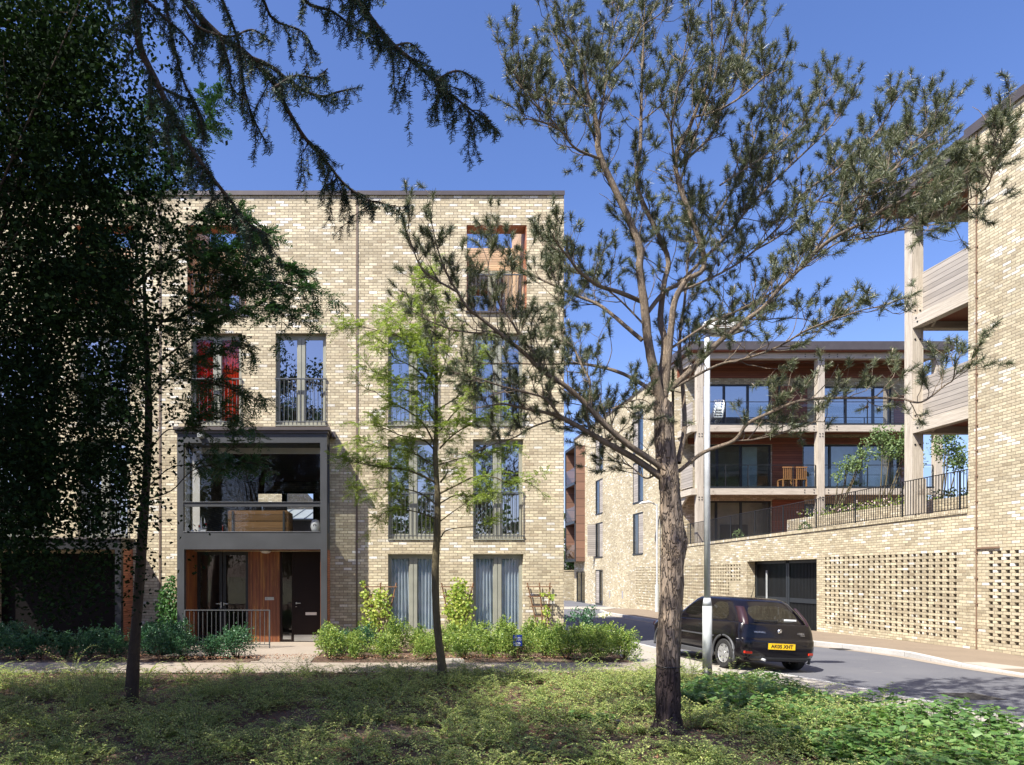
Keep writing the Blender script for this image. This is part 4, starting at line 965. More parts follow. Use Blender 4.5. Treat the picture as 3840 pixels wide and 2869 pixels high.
# lower body
ys_b = [.0, .10, .36, .9, 1.5, 2.2, 2.8, 3.35, 3.72, 3.82]
ax = [-1, -.86, -.4, 0, .4, .86, 1]
cz = [.20, .36, .60, .655, .80, .94]
def Pb(a, b, c):
    y = ys_b[b]; z = cz[c]; s = ax[a]
    hw = {0:.70, 1:.795, 2:.81, 3:.82, 4:.815, 5:.77}[c]
    hw *= [.93, .965, 1, 1, 1, 1, 1, .985, .92, .80][b]
    if b == 0: y = [.06, .0, .0, .05, .075, .115][c]+.06*(abs(s) > .9)+ (0 if abs(s) > .5 else -.012)
    if b == 1: y = [.12, .1, .1, .13, .15, .19][c]+.05*(abs(s) > .9)
    if b == len(ys_b)-1: y = [3.74, 3.8, 3.8, 3.77, 3.72, 3.6][c]-.1*(abs(s) > .9)-.03*(abs(s) > .5)
    if c >= 3:
        top = [.94, .95, .955, .95, .93, .915, .90, .82, .70, .64][b]
        z = cz[3]+(top-cz[3])*{3:0., 4:.52, 5:1.}[c]
    if c == 0 and b in (0, len(ys_b)-1): z = .27
    return (s*hw, y, z)
bm, vv, fc = grid_cage(Pb, len(ax)-1, len(ys_b)-1, len(cz)-1)
cl = bm.edges.layers.float.new('crease_edge')
for e in bm.edges:
    k = [next(q for q, v in vv.items() if v is w) for w in e.verts]
    if all(q[2] == 3 for q in k): e[cl] = .55
    if all(q[2] == 0 for q in k): e[cl] = .5
    if all(q[2] == 5 for q in k): e[cl] = .35
me = bpy.data.meshes.new('body'); bm.to_mesh(me); bm.free()
tmp = mkobj('tmp', me); md = tmp.modifiers.new('s', 'SUBSURF'); md.levels = 3; md.render_levels = 3
cut = MB(); WY = (.62, 3.10)
for y in WY: cut.tube([(-1,y,.29), (1,y,.29)], .335, 36)
co = cut.build('cut', M_blk, fix=True)
bo = tmp.modifiers.new('b', 'BOOLEAN'); bo.operation = 'DIFFERENCE'; bo.object = co; bo.solver = 'EXACT'
me2 = evaluated(tmp); bpy.data.objects.remove(tmp); bpy.data.objects.remove(co)
me2.materials.clear(); me2.materials.append(M_paint); me2.polygons.foreach_set('use_smooth', [True]*len(me2.polygons)); me2.polygons.foreach_set('material_index', [0]*len(me2.polygons))
me2.name = 'body'; body = mkobj('body', me2, car)
me2.set_sharp_from_angle(angle=R(35)) if hasattr(me2, 'set_sharp_from_angle') else None
# greenhouse
gb = [0, .30, .78, 1.22, 1.32, 2.35, 2.55]
yb_ = [.13, .47, .86, 1.22, 1.32, 2.56, 2.86]; yt_ = [.62, .80, .98, 1.26, 1.36, 1.92, 2.08]
ga = [-1, -.80, 0, .80, 1]; gz = [.90, .975, 1.335, 1.40, 1.435]
def Pg(a, b, c):
    f = [0, .14, .86, .97, 1.][c]; s = ga[a]
    y = yb_[b]+(yt_[b]-yb_[b])*f
    if b == 0: y = .13+(.60-.13)*(f**1.5)+(.07 if abs(s) > .9 else 0)+(.03 if c == 4 else 0)
    if b == len(gb)-1 and abs(s) > .9: y -= .12
    hw = [.765, .755, .645, .60, .52][c]
    if b == 0: hw *= .93
    if b == len(gb)-1: hw *= .93
    z = gz[c]-(.05 if b == 0 and c > 1 else 0)-(.02 if b == 1 and c > 2 else 0)-(.02 if b == len(gb)-1 and c > 1 else 0)+(.008 if abs(s) < .1 and c == 4 else 0)
    return (s*hw, y, z)
bm, vv, fc = grid_cage(Pg, len(ga)-1, len(gb)-1, len(gz)-1)
for f, (kind, i, j) in fc:
    f.material_index = 1 if ((kind == 'rear' and i in (1,2) and j == 1) or (kind in ('left','right') and j == 1 and i in (1,2,4)) or (kind == 'front' and i in (1,2) and j == 1)) else 0
    if kind == 'bot': f.material_index = 2
cl = bm.edges.layers.float.new('crease_edge')
for e in bm.edges:
    ms = {f.material_index for f in e.link_faces}
    if ms == {0, 1}: e[cl] = .8
me = bpy.data.meshes.new('g'); bm.to_mesh(me); bm.free()
for q in range(3): me.materials.append(M_paint)
tmp = mkobj('tmp', me); md = tmp.modifiers.new('s', 'SUBSURF'); md.levels = 3; md.render_levels = 3
full = evaluated(tmp); bpy.data.objects.remove(tmp)
def split(src, name, mi, mat, parent, flt=None):
    bm = bmesh.new(); bm.from_mesh(src)
    bmesh.ops.delete(bm, geom=[f for f in bm.faces if f.material_index != mi or (flt and not flt(f.calc_center_median()))], context='FACES')
    for f in bm.faces: f.material_index = 0; f.smooth = True
    me = bpy.data.meshes.new(name); bm.to_mesh(me); bm.free(); me.materials.append(mat)
    return mkobj(name, me, parent)
M_cglass = glassmat('car_glass', (.34,.38,.4), .09, .8)
roof = split(full, 'roof_and_pillars', 0, M_paint, car)
split(full, 'rear_window', 1, M_cglass, car, lambda c: c.y < .6 and abs(c.x) < .62 and c.y < .5)
split(full, 'windscreen', 1, M_cglass, car, lambda c: c.y > 1.95 and abs(c.x) < .6 )
split(full, 'side_window', 1, M_cglass, car, lambda c: c.x < -.58 and .5 < c.y)
split(full, 'side_window', 1, M_cglass, car, lambda c: c.x > .58 and .5 < c.y)
def cb(mb, name, mat, parent=car, bev=0, smooth=False):
    o = mb.build(name, mat, parent, smooth=smooth)
    if bev: b = o.modifiers.new('b', 'BEVEL'); b.width = bev; b.segments = 3
    return o
# bumper, lights, plate, badges
m = MB(); m.v = []; rows_ = []
for z, dy in ((.28,.03), (.34,-.015), (.56,-.025), (.625,-.02), (.645,.01)):
    row = []
    for s in np.linspace(-1, 1, 15):
        yy = dy+.015+.30*max(0, abs(s)-.72)**1.15*2.4+ .02*s*s
        row.append((s*.83, yy, z))
    rows_.append(row)
for r0, r1 in zip(rows_[:-1], rows_[1:]):
    for i in range(14): m.quad(r0[i], r0[i+1], r1[i+1], r1[i])
o = m.build('rear_bumper', M_paint, car); bmx = bmesh.new(); bmx.from_mesh(o.data); bmesh.ops.remove_doubles(bmx, verts=bmx.verts, dist=1e-4); 
for f in bmx.faces: f.smooth = True
bmx.to_mesh(o.data); bmx.free(); sb = o.modifiers.new('s','SUBSURF'); sb.levels = 2; sb.render_levels = 2
so = o.modifiers.new('t','SOLIDIFY'); so.thickness = .02; bumper = o
m = MB(); m.box(-.62, .62, .03, .5, .25, .31); cb(m, 'lower_valance', M_blk, car, .02)
m = MB(); m.box(-.275, .275, -.036, -.022, .455, .57); pt = cb(m, 'number_plate', M_yel, car)
m = MB(); m.box(-.29, .29, -.024, .0, .442, .583); cb(m, 'plate_holder', M_blk, car, .004)
tx = text('AK05 XHT', .098, M_btxt, pt, (0, -.038, .512), (R(90),0,0), 'plate_lettering', .001, bold=.0025)
text('VAUXHALL', .048, M_chrome, body, (-.42, .045, .775), (R(80),0,0), 'badge_lettering', .002)
text('CORSA', .045, M_chrome, body, (.44, .045, .77), (R(80),0,0), 'badge_lettering', .002); text('DESIGN', .025, M_chrome, body, (.47, .038, .735), (R(80),0,0), 'badge_lettering', .002)
m = MB(); N = 24
for k in range(N):
    a0, a1 = 2*math.pi*k/N, 2*math.pi*(k+1)/N
    m.quad(*[(r*math.cos(a), .045-.012*(r<.04), .80+r*math.sin(a)) for r, a in ((.048,a0),(.048,a1),(.036,a1),(.036,a0))])
m.box(-.012, .02, .03, .045, .775, .825); m.box(-.03, .005, .03, .045, .785, .80); m.box(0, .03, .03, .045, .81, .822)
em = cb(m, 'round_emblem', M_chrome, car)
for s in (-1, 1):                           # tall lamp clusters on the rear pillars
    m = MB(); V = []
    for k in range(17):
        t = k/16; z = .90+.36*t; y = .125+.30*(t**1.5); w = .085-.035*abs(t-.4)
        x = s*(.655-.085*t)
        V.append(((x-s*.035, y-.012, z), (x+s*w*.55, y+.02, z), (x+s*w*1.1, y+.12, z)))
    for p, q in zip(V[:-1], V[1:]):
        for i in range(2): m.quad(p[i], p[i+1], q[i+1], q[i])
    o = cb(m, 'tail_light', M_smoke, car, smooth=True); bq = bmesh.new(); bq.from_mesh(o.data); bmesh.ops.remove_doubles(bq, verts=bq.verts, dist=1e-4); bmesh.ops.recalc_face_normals(bq, faces=bq.faces); bq.to_mesh(o.data); bq.free(); so = o.modifiers.new('t','SOLIDIFY'); so.thickness = .012
    m = MB(); m.box(-.075, .075, -.012, .012, -.024, .024); o = cb(m, 'bumper_reflector', M_redl, car, .01); o.location = (s*.655, .035, .375); o.rotation_euler = (0, 0, s*.42)
    m = MB(); m.tube([(s*.80+0*s, y_, z_) for y_, z_ in [(WY[0]+.37*math.cos(a), .29+.37*math.sin(a)) for a in np.linspace(-.25, math.pi+.35, 22)]], .028, 6); cb(m, 'wheel_arch_trim', M_trim, car, smooth=True)
    m = MB(); m.tube([(s*.80, y_, z_) for y_, z_ in [(WY[1]+.37*math.cos(a), .29+.37*math.sin(a)) for a in np.linspace(-.25, math.pi+.35, 22)]], .028, 6); cb(m, 'wheel_arch_trim', M_trim, car, smooth=True)
    m = MB(); m.box(s*.80-.03, s*.80+.03, .98, 2.75, .2, .30); cb(m, 'sill_trim', M_trim, car, .02)
    m = MB(); m.box(s*.822-.008, s*.822+.008, .95, 2.72, .60, .63); cb(m, 'door_moulding', M_trim, car, .004)
    m = MB(); m.box(s*.80-.012, s*.80+.02, 1.38, 1.56, .80, .83); cb(m, 'door_handle', M_blk, car, .008)
    m = MB(); m.box(s*.86-.09, s*.86+.09, 2.42, 2.50, .93, 1.05); cb(m, 'wing_mirror', M_paint, car, .03)
    m = MB()
    for zz in np.arange(.3, .9, .05): m.box(s*.818-.003, s*.818+.003, 1.26, 1.268, zz, zz+.05)
    cb(m, 'door_gap', M_blk, car)
    m = MB(); m.box(s*.6-.13, s*.6+.12, 3.62, 3.74, .62, .74); cb(m, 'headlight', M_smoke, car, .03)
m = MB(); m.tube([(-.02,.15,.975), (-.02,.11,1.0), (-.2,.115,1.0), (-.42,.118,1.0)], [.02,.016,.012,.008], 6); m.box(-.44, -.06, .118, .126, .985, 1.005); cb(m, 'rear_wiper', M_blk, car)
m = MB(); m.tube([(-.35,.1,.25), (-.35,.0,.245), (-.34,-.035,.24)], .026, 12); cb(m, 'exhaust_pipe', M_galv, car, smooth=True)
m = MB(); m.tube([(0,1.0,1.43), (0,.93,1.62), (0,.88,1.80)], [.008,.004,.003], 6); cb(m, 'aerial', M_blk, car)
m = MB(); m.box(.18, .44, .175, .18, .985, 1.04); o = cb(m, 'window_sticker', M_wtxt, car); o.location = (0, .02, 0)
m = MB(); m.box(-.60, .60, .5, .56, .55, .98); m.box(-.74, .74, .35, 3.4, .48, .54); cb(m, 'floor_pan', M_blk, car)
for x, y in ((-.36, 1.75), (.36, 1.75), (-.4, .82), (.4, .82)):
    m = MB(); m.box(x-.22, x+.22, y, y+.12, .5, 1.02); m.box(x-.11, x+.11, y+.02, y+.10, 1.03, 1.24); st = cb(m, 'seat', plain('dark_seat_cloth', (.02,.02,.022), .9), car, .04)
m = MB(); m.box(-.62, .62, 2.55, 2.75, .7, .93); cb(m, 'dashboard', M_blk, car, .03)
m = MB(); m.tube([(-.5,.6,.95), (-.35,.62,1.02), (-.25,.6,.96)], [.05,.07,.03], 8); cb(m, 'white_bag', M_white, car, smooth=True)
for s in (-1, 1):
    for y in WY:
        m = MB(); x0, x1 = s*.63, s*.805
        for r in ((.20,.285),):
            prof = [(x0,.2), (x0,.272), (x0+s*.02,.288), (x1-s*.02,.288), (x1,.272), (x1,.2)]
        n = 36; V = []
        for px, r in prof: V += [(px, y+r*math.cos(2*math.pi*k/n), .29+r*math.sin(2*math.pi*k/n)) for k in range(n)]
        m.v = V; m.f = [(i*n+k, i*n+(k+1)%n, (i+1)*n+(k+1)%n, (i+1)*n+k) for i in range(5) for k in range(n)]; m.m = [0]*len(m.f)
        for k in range(n):                  # tread blocks
            a = 2*math.pi*k/n
            c_, s_ = math.cos(a), math.sin(a)
            m.box(-.07, .07, -.01, .01, .283, .293, Matrix.Translation((s*.717, y, .29)) @ Matrix.Rotation(a, 4, 'X'))
        w = cb(m, 'wheel', M_rubber, car)
        m = MB(); xo = s*.80
        V = []
        for px, r in ((s*.70,.205), (xo-s*.01,.2), (xo,.185), (xo-s*.03,.175)): V += [(px, y+r*math.cos(2*math.pi*k/n), .29+r*math.sin(2*math.pi*k/n)) for k in range(n)]
        m.v = V; m.f = [(i*n+k, i*n+(k+1)%n, (i+1)*n+(k+1)%n, (i+1)*n+k) for i in range(3) for k in range(n)]; m.m = [0]*len(m.f)
        for k in range(7):
            a = 2*math.pi*k/7; T = Matrix.Translation((xo-s*.02, y, .29)) @ Matrix.Rotation(a, 4, 'X')
            m.box(-.012, .012, -.042, .042, .03, .18, T)
        m.tube([(xo-s*.03,y,.29), (xo-s*.0,y,.29)], .055, 16)
        cb(m, 'wheel_trim', M_alu, w)
        m = MB(); m.tube([(xo-s*.06,y,.29), (xo-s*.05,y,.29)], .19, 24); cb(m, 'wheel_disc', M_blk, w)
car.rotation_euler = (0, R(2.9), R(6.))
car.location = (7.52, 13.32, -.075)

# ------------------------------------------------------------------ sky, sun, camera
w = bpy.data.worlds.new('World'); SC.world = w; w.use_nodes = True
nt = w.node_tree; bg = nt.nodes['Background']
sky = nt.nodes.new('ShaderNodeTexSky'); sky.sky_type = 'NISHITA'; sky.sun_disc = False
SD = Vector((-.59, -.46, 1.)).normalized()
el = math.asin(SD.z); az = math.atan2(SD.x, SD.y)
sky.sun_elevation = el; sky.sun_rotation = az
sky.altitude = 0; sky.air_density = 1.0; sky.dust_density = 1.2; sky.ozone_density = 3.
hs = nt.nodes.new('ShaderNodeHueSaturation'); hs.inputs['Saturation'].default_value = 1.14; hs.inputs['Value'].default_value = 1.
nt.links.new(sky.outputs[0], hs.inputs['Color']); nt.links.new(MIX(nt, 1., hs.outputs[0], (1.12,1.0,1.22), 'MULTIPLY'), bg.inputs[0]); bg.inputs[1].default_value = .09
sl = bpy.data.lights.new('sun', 'SUN'); sl.energy = 5.; sl.angle = R(.53); sl.color = (1., .955, .87)
so = bpy.data.objects.new('sun', sl); COL.objects.link(so); so.rotation_euler = SD.to_track_quat('Z', 'Y').to_euler(); so.location = (-20, -20, 40)
cd = bpy.data.cameras.new('camera'); cam = bpy.data.objects.new('camera', cd); COL.objects.link(cam)
cd.sensor_width = 36; cd.lens = 36*2566/3840; cam.location = (0,0,HC); cam.rotation_euler = (R(90),0,0)
cd.shift_x = (1920-1475)/3840; cd.shift_y = (2153-1434.5)/3840; cd.clip_end = 1500; cd.clip_start = .05
SC.camera = cam
SC.view_settings.view_transform = 'Standard'; SC.view_settings.look = 'None'; SC.view_settings.exposure = 1.1; SC.view_settings.gamma = 1
SC.cycles.max_bounces = 8; SC.cycles.transparent_max_bounces = 16; SC.cycles.use_denoising = True
# ------------------------------------------------------------------ vegetation
def unit(a): return a/np.maximum(np.linalg.norm(a, axis=-1, keepdims=True), 1e-9)
def rvec(n): return unit(rng.normal(size=(n, 3)))
def crom(P, m=6):                           # smooth a traced limb
    P = [np.array(p, float) for p in P]; Q = [2*P[0]-P[1]]+P+[2*P[-1]-P[-2]]; out = []
    for i in range(1, len(Q)-2):
        for k in range(m):
            t = k/m; a, b, c, d = Q[i-1:i+3]
            out.append(.5*((2*b)+(c-a)*t+(2*a-5*b+4*c-d)*t*t+(3*b-a-3*c+d)*t**3))
    out.append(P[-1]); return np.array(out)
def quads_leaf(P, D, W, fold=.0):           # rhombic leaves: base P, axis D (length included), half width vector W
    return np.stack([P, P+D*.45+W, P+D, P+D*.45-W], 1)
class Wood:                                 # twigs as thin tubes collected in one array
    def __init__(s): s.V = []; s.F = []; s.n = 0
    def add(s, path, r0, r1, k=5, wob=0.):
        path = np.asarray(path); m = len(path); t = np.gradient(path, axis=0); t = unit(t)
        ref = np.array([0,0,1.]) if abs(t[0,2]) < .9 else np.array([1.,0,0])
        a = np.cross(t, ref); bad = np.linalg.norm(a, axis=1) < .05; a[bad] = np.cross(t[bad], [1.,0.1,0]); a = unit(a); b = unit(np.cross(t, a))
        r = np.linspace(1, 0, m)**.9*(r0-r1)+r1
        an = np.arange(k)*2*np.pi/k
        ring = a[:,None,:]*np.cos(an)[None,:,None]+b[:,None,:]*np.sin(an)[None,:,None]
        rr = r[:,None,None]
        if wob: rr = rr*(1+wob*rng.normal(size=(m,k,1)))
        s.V.append((path[:,None,:]+ring*rr).reshape(-1,3))
        i = np.arange(m-1)[:,None]*k+np.arange(k)[None,:]; j = np.arange(m-1)[:,None]*k+(np.arange(k)[None,:]+1)%k
        s.F.append(np.stack([i, j, j+k, i+k], -1).reshape(-1,4)+s.n); s.n += m*k
    def build(s, name, mat, parent, org): return npmesh(name, np.concatenate(s.V), np.concatenate(s.F), mat, parent, org, smooth=True)
def leafobj(name, Q, mat, parent, org):
    Q = np.concatenate(Q) if isinstance(Q, list) else Q
    return npmesh(name, Q.reshape(-1,3), np.arange(len(Q)*4).reshape(-1,4), mat, parent, org)
def twig(p, d, L, n=5, up=.25, wander=.25):
    pts = [np.array(p, float)]; d = np.array(d, float)
    for i in range(n):
        d = d+rng.normal(size=3)*wander+np.array([0,0,up]); d /= np.linalg.norm(d)
        pts.append(pts[-1]+d*L/n)
    return np.array(pts)
def S(x, y, Y): v = at(x, y, Y); return np.array([v.x, v.y, v.z])

# ---- pine
PY = 7.8; pb = S(2500, 2785, PY); pb[2] = 0
T = thing('pine_tree', 'tall open Scots pine with leaning limbs and dark stained lower trunk in front', 'pine tree', tuple(pb)); TO = tuple(pb)
def zc(pts, ox, oy, k): return [(ox+k*x, oy+k*y) for x, y in pts]
def D(pts): return [(x*1.736, y*1.736) for x, y in pts]
trunk_c = D([(1441,1592),(1442,1540),(1444,1450),(1447,1330),(1453,1230),(1456,1180),(1452,1130),(1447,1060),(1441,1010),(1436,940),(1430,870)])
tw = np.array([60,50,48,46,45,51,45,40,41,40,38])*1.736/2*PY/2566
path = crom([S(x, y, PY) for x, y in trunk_c], 8); rad = np.interp(np.linspace(0,1,len(path)), np.linspace(0,1,len(tw)), tw)
path[0,2] = -.1
m = MB(); k = 28; V = []
for i, p in enumerate(path):
    for q in range(k):
        a = 2*math.pi*q/k; n_ = 1+.07*math.sin(3*a+i*.35)+.05*math.sin(7*a-i*.5)+.05*rng.normal()*.6+(.35*math.exp(-((p[2])/.12)**2) if p[2] < .4 else 0)
        V.append((p[0]+rad[i]*n_*math.cos(a), p[1]+rad[i]*n_*math.sin(a), p[2]+.01*rng.normal()))
m.v = V; m.f = [(i*k+q, i*k+(q+1)%k, (i+1)*k+(q+1)%k, (i+1)*k+q) for i in range(len(path)-1) for q in range(k)]; m.m = [0]*len(m.f)
m.build('trunk', B_pine, T, TO, smooth=True)
m = MB(); r_ = float(np.interp(1.02, path[:,2], rad))*1.1; c_ = [np.interp(.80, path[:,2], path[:,j]) for j in range(3)]
m.tube([(c_[0]+r_*math.cos(a), c_[1]+r_*math.sin(a), .80) for a in np.linspace(0, 2*math.pi, 25)], .006, 5); m.build('tie_wire', M_blk, T, TO)
A = lambda pts: zc(pts, 1450, 900, .5445); Bz = lambda pts: zc(pts, 2250, 700, .9027); Cz = lambda pts: zc(pts, 1880, 0, .5063)
Ez = lambda pts: zc(pts, 2700, 200, .5154); Gz = lambda pts: zc(pts, 2450, 1150, .6284)
# (points, base radius px, depth offset at the end)
LIMBS = [
 (A([(1895,1150),(1850,950),(1800,700),(1775,450),(1740,200),(1728,0)])+Cz([(740,980+200),(720,1000),(690,850),(640,690),(600,450),(520,300),(430,220)]), 30, -.5),
 (A([(1910,1120),(1900,900),(1915,700),(1885,550),(1910,300),(1930,100)])+Cz([(1010,1400),(1030,1100),(1035,850),(1042,600),(1050,350),(1060,100),(1065,-150)]), 22, .4),
 (A([(1915,1080),(1940,800),(1960,600),(1985,420),(2060,280),(2190,130)])+Cz([(1290,1250),(1400,930),(1450,800),(1530,600),(1560,450),(1560,200),(1555,-100)]), 22, -.3),
 (D([(1465,1000),(1478,930),(1476,850),(1468,740),(1480,640),(1490,520),(1500,420)]), 17, .9),
 (A([(1950,1610),(1840,1530),(1650,1400),(1500,1270),(1390,1150),(1250,1020),(1060,890),(960,790),(800,660),(650,540),(560,470),(470,330),(400,200),(340,20),(300,-180)]), 20, -.9),
 (A([(1900,1640),(1700,1500),(1500,1390),(1400,1330),(1200,1220),(1100,1190),(900,1150),(780,1130),(560,1170)]), 21, -.3),
 (A([(1190,1212),(1100,1100),(1000,1060),(800,1010),(620,950),(420,900)]), 8, -1.1),
 (A([(1200,1238),(1000,1290),(880,1360),(700,1420),(560,1480)]), 6, .1),
 (A([(1850,1060),(1740,980),(1600,910),(1450,870),(1300,850),(1100,855),(880,850),(650,850),(490,830)]), 13, .9),
 (A([(1760,690),(1640,590),(1560,520),(1450,440),(1300,380),(1170,320),(1020,250),(900,170),(800,80),(700,-20)]), 13, 1.1),
 (A([(1745,420),(1600,360),(1470,320),(1390,270),(1310,200),(1260,130),(1180,30),(1120,-80)]), 14, -1.1),
 (A([(1050,890),(1030,800),(930,680),(860,560),(780,450),(740,330),(700,200),(720,60)]), 9, -.6),
 (A([(1390,1150),(1400,980),(1350,880),(1290,750),(1220,670),(1190,530),(1180,330),(1190,150)]), 8, .5),
 (A([(480,330+40),(300,250),(230,180),(160,0),(130,-80)]), 6, -.9),
 (A([(970,800),(760,640),(620,640),(470,620),(300,560),(150,480)]), 6, -.4),
 (A([(1500,1390),(1600,1330),(1450,1290),(1300,1280),(1150,1290)]), 4, .2),
 (A([(1850,1600),(1780,1640),(1680,1560),(1560,1520),(1430,1520)]), 6, .5),
 (Bz([(290,845),(400,740),(500,640),(600,560),(680,500),(740,430),(860,310),(960,170),(1030,90),(1120,-20)]), 19, -1.0),
 (Bz([(300,850),(480,745),(600,715),(740,665),(850,600),(950,560),(1100,510),(1180,500)]), 8, -1.6),
 (Bz([(200,520),(265,440),(330,400),(420,310),(530,200),(600,110),(690,10)])+Ez([(700,640),(830,500),(980,300)]), 14, .8),
 (Bz([(290,665),(450,570),(560,520),(700,450),(900,290),(1060,200),(1270,170)])+Ez([(1700,1000),(1850,800)]), 9, .5),
 (Bz([(320,430),(480,370),(600,300),(700,210),(800,110),(900,60)])+Ez([(1000,900),(1180,750),(1330,600)]), 8, 1.5),
 (Gz([(150,985),(300,870),(480,800),(560,700),(680,640),(850,570),(1000,548),(1200,545),(1350,545),(1480,550),(1600,570),(1740,470),(1790,430),(1800,310)]), 12, -1.3),
 (Gz([(480,800),(620,790),(800,740),(950,690),(1060,690)]), 5, -.5),
 (Cz([(640,1210),(550,1100),(430,960),(250,890),(130,880)]), 8, -1.0),
 (Cz([(430,960),(340,850),(230,760),(150,640),(110,560),(40,470)]), 5, -1.3),
 (Cz([(640,800),(520,770),(430,770),(330,730),(220,660),(150,560)]), 5, .4),
 (Cz([(740,980),(760,700),(780,500),(790,350),(850,150),(880,0)]), 9, .9),
 (Cz([(1300,1230),(1260,1000),(1270,850),(1310,640),(1380,250),(1400,100)]), 6, -.9),
 (Cz([(1400,1220),(1540,1020),(1620,830),(1720,640),(1790,380),(1800,200)]), 9, .7),
 (Cz([(1040,900),(1160,800),(1310,640)]), 5, .3),
 (Cz([(800,560),(950,380),(1040,200),(1180,100),(1230,0)]), 5, -.4),
 (Cz([(1430,880),(1600,820),(1800,700),(1950,570),(2080,500)]), 7, -.8),
 (Ez([(0,1380),(150,1200),(270,1050),(370,920),(390,650),(440,420),(450,250)]), 8, 1.2),
 (Ez([(0,960),(120,880),(260,790),(380,690),(520,580),(700,430),(740,300),(870,180)]), 6, 1.0),
 (Ez([(500,1120),(630,1000),(820,870),(930,770),(1080,640),(1180,520),(1250,390),(1340,260)]), 9, .2),
 (Ez([(1080,1000),(1250,860),(1330,760),(1420,640),(1500,560),(1600,350)]), 8, -.4),
 (Ez([(960,1060),(1080,1030),(1300,990),(1450,900),(1560,760),(1650,560)]), 6, .9),
 (Ez([(600,1552),(700,1440),(830,1340),(1000,1250),(1200,1130),(1430,1030),(1600,950),(1800,840),(1900,780),(1980,700)]), 13, -1.2),
 (Ez([(860,1360),(1100,1340),(1330,1280),(1500,1250),(1700,1250)]), 5, -1.5),
 (Ez([(1500,1200),(1700,1100),(1830,1050),(1950,960),(1990,820),(2080,620)]), 6, -1.3),
 (Ez([(1900,790),(1990,680),(2060,560),(2100,420)]), 4, -1.2),
 (Ez([(900,1230),(1010,1130),(1100,950),(1190,760)]), 6, .2),
 (Ez([(200,1380),(430,1330),(620,1180),(700,1080),(1000,1130),(1150,1180)]), 6, -.2),
 (D([(1330,330),(1260,230),(1210,120),(1200,20),(1190,-60)]), 6, .6),
 (D([(1440,420),(1500,300),(1540,180),(1580,40),(1600,-60)]), 7, -.6),
 (D([(1490,560),(1560,450),(1620,330),(1650,200),(1640,80)]), 7, .9),
 (D([(1400,700),(1330,640),(1270,600),(1200,560),(1150,500)]), 6, 1.6),
 (D([(1480,760),(1560,700),(1650,690),(1740,690),(1800,720)]), 5, 1.3),
 (A([(1500,1280),(1530,1180),(1650,1120),(1760,1100),(1830,1140)]), 4, -.3),
 (A([(1640,1400),(1560,1340),(1520,1270),(1440,1230),(1360,1180)]), 3, .6),
]
ALLP = []; limb = Wood(); tuftP = []; tuftD = []; tuftS = []
def add_tuft(p, d, s=1.): tuftP.append(p); tuftD.append(d/np.linalg.norm(d)); tuftS.append(s)
for pts, r0, dy in LIMBS:
    n = len(pts); ln = len(pts)
    jit = rng.uniform(-.12, .12)
    d0 = 0
    if limb.n:                              # spring from the parent limb where it really is
        A_ = np.concatenate(ALLP); sx = 1475+2566*A_[:,0]/A_[:,1]; sy = 2153-2566*(A_[:,2]-HC)/A_[:,1]
        q = np.hypot(sx-pts[0][0], sy-pts[0][1]); j_ = q.argmin()
        if q[j_] < 70 and r0 < 12: d0 = A_[j_,1]-PY; pts = [(sx[j_], sy[j_])]+pts[1:]
    P3 = [S(x, y, PY+d0+(dy-d0)*(i/(n-1))+(0 if i == 0 else jit*i/n)) for i, (x, y) in enumerate(pts)]
    pth = crom(P3, 5); ALLP.append(pth)
    rr = r0*PY/2566*.62
    limb.add(pth, rr, .004, 9 if r0 > 9 else 6, .03)
    seg = np.linalg.norm(np.diff(pth, axis=0), axis=1); L = seg.sum(); cs = np.concatenate([[0], np.cumsum(seg)])
    s = L*(.28 if r0 > 10 else .12) if r0 > 5 else .1
    add_tuft(pth[-1], pth[-1]-pth[-3]+np.array([0,0,.1]), 1.2)
    while s < L:
        i = min(np.searchsorted(cs, s)-1, len(pth)-2); p = pth[i]; tdir = unit(pth[i+1]-pth[i])
        d = tdir*.75+rvec(1)[0]*.85; d[2] += .25
        f = s/L; cl_ = rng.uniform(.2, .7)*(1.05-.5*f)
        tp = twig(p, unit(d), cl_, 5, .16, .22); limb.add(tp, .0055*(1.3-f*.5), .0022, 4)
        if rng.random() < .1: s += .1; continue
        add_tuft(tp[-1], tp[-1]-tp[-2], rng.uniform(.8, 1.25))
        if rng.random() < .3: add_tuft(tp[4], tp[4]-tp[2], .8)
        for q in range(rng.integers(1, 4)):
            j = rng.integers(1, 5); dd = unit(tp[j]-tp[j-1])*.6+rvec(1)[0]*.7; dd[2] += .3
            t2 = twig(tp[j], unit(dd), rng.uniform(.12, .32), 3, .2, .2); limb.add(t2, .003, .0016, 3); add_tuft(t2[-1], t2[-1]-t2[-2], rng.uniform(.7, 1.1))
        s += rng.uniform(.048, .105)
limb.build('limbs', B_pinel, T, TO)
P = np.array(tuftP); Dd = unit(np.array(tuftD)); Sz = np.array(tuftS)
print('tufts', len(P))
NN = 95
n = len(P); t = rng.uniform(-.8, .25, (n, NN, 1)); base = P[:,None,:]+Dd[:,None,:]*t*.10*Sz[:,None,None]
dr = unit(Dd[:,None,:]*rng.uniform(.35, 1.1, (n, NN, 1))+rng.normal(size=(n, NN, 3))*.62)
Ln = rng.uniform(.048, .072, (n, NN, 1))*Sz[:,None,None]**.5
d3 = dr*Ln; wv = unit(np.cross(d3, rng.normal(size=(n, NN, 3))))*.0022
Q = np.stack([base-wv, base+wv, base+d3+wv*.5, base+d3-wv*.5], 2).reshape(-1, 4, 3)
leafobj('needles', Q, L_pine, T, TO)
sel = rng.random(n) < .42; p = P[sel]; d = unit(Dd[sel]*.5+np.array([0,0,.8])); L = rng.uniform(.025, .06, (len(p),1)); w1 = unit(np.cross(d, rng.normal(size=d.shape)))*.004
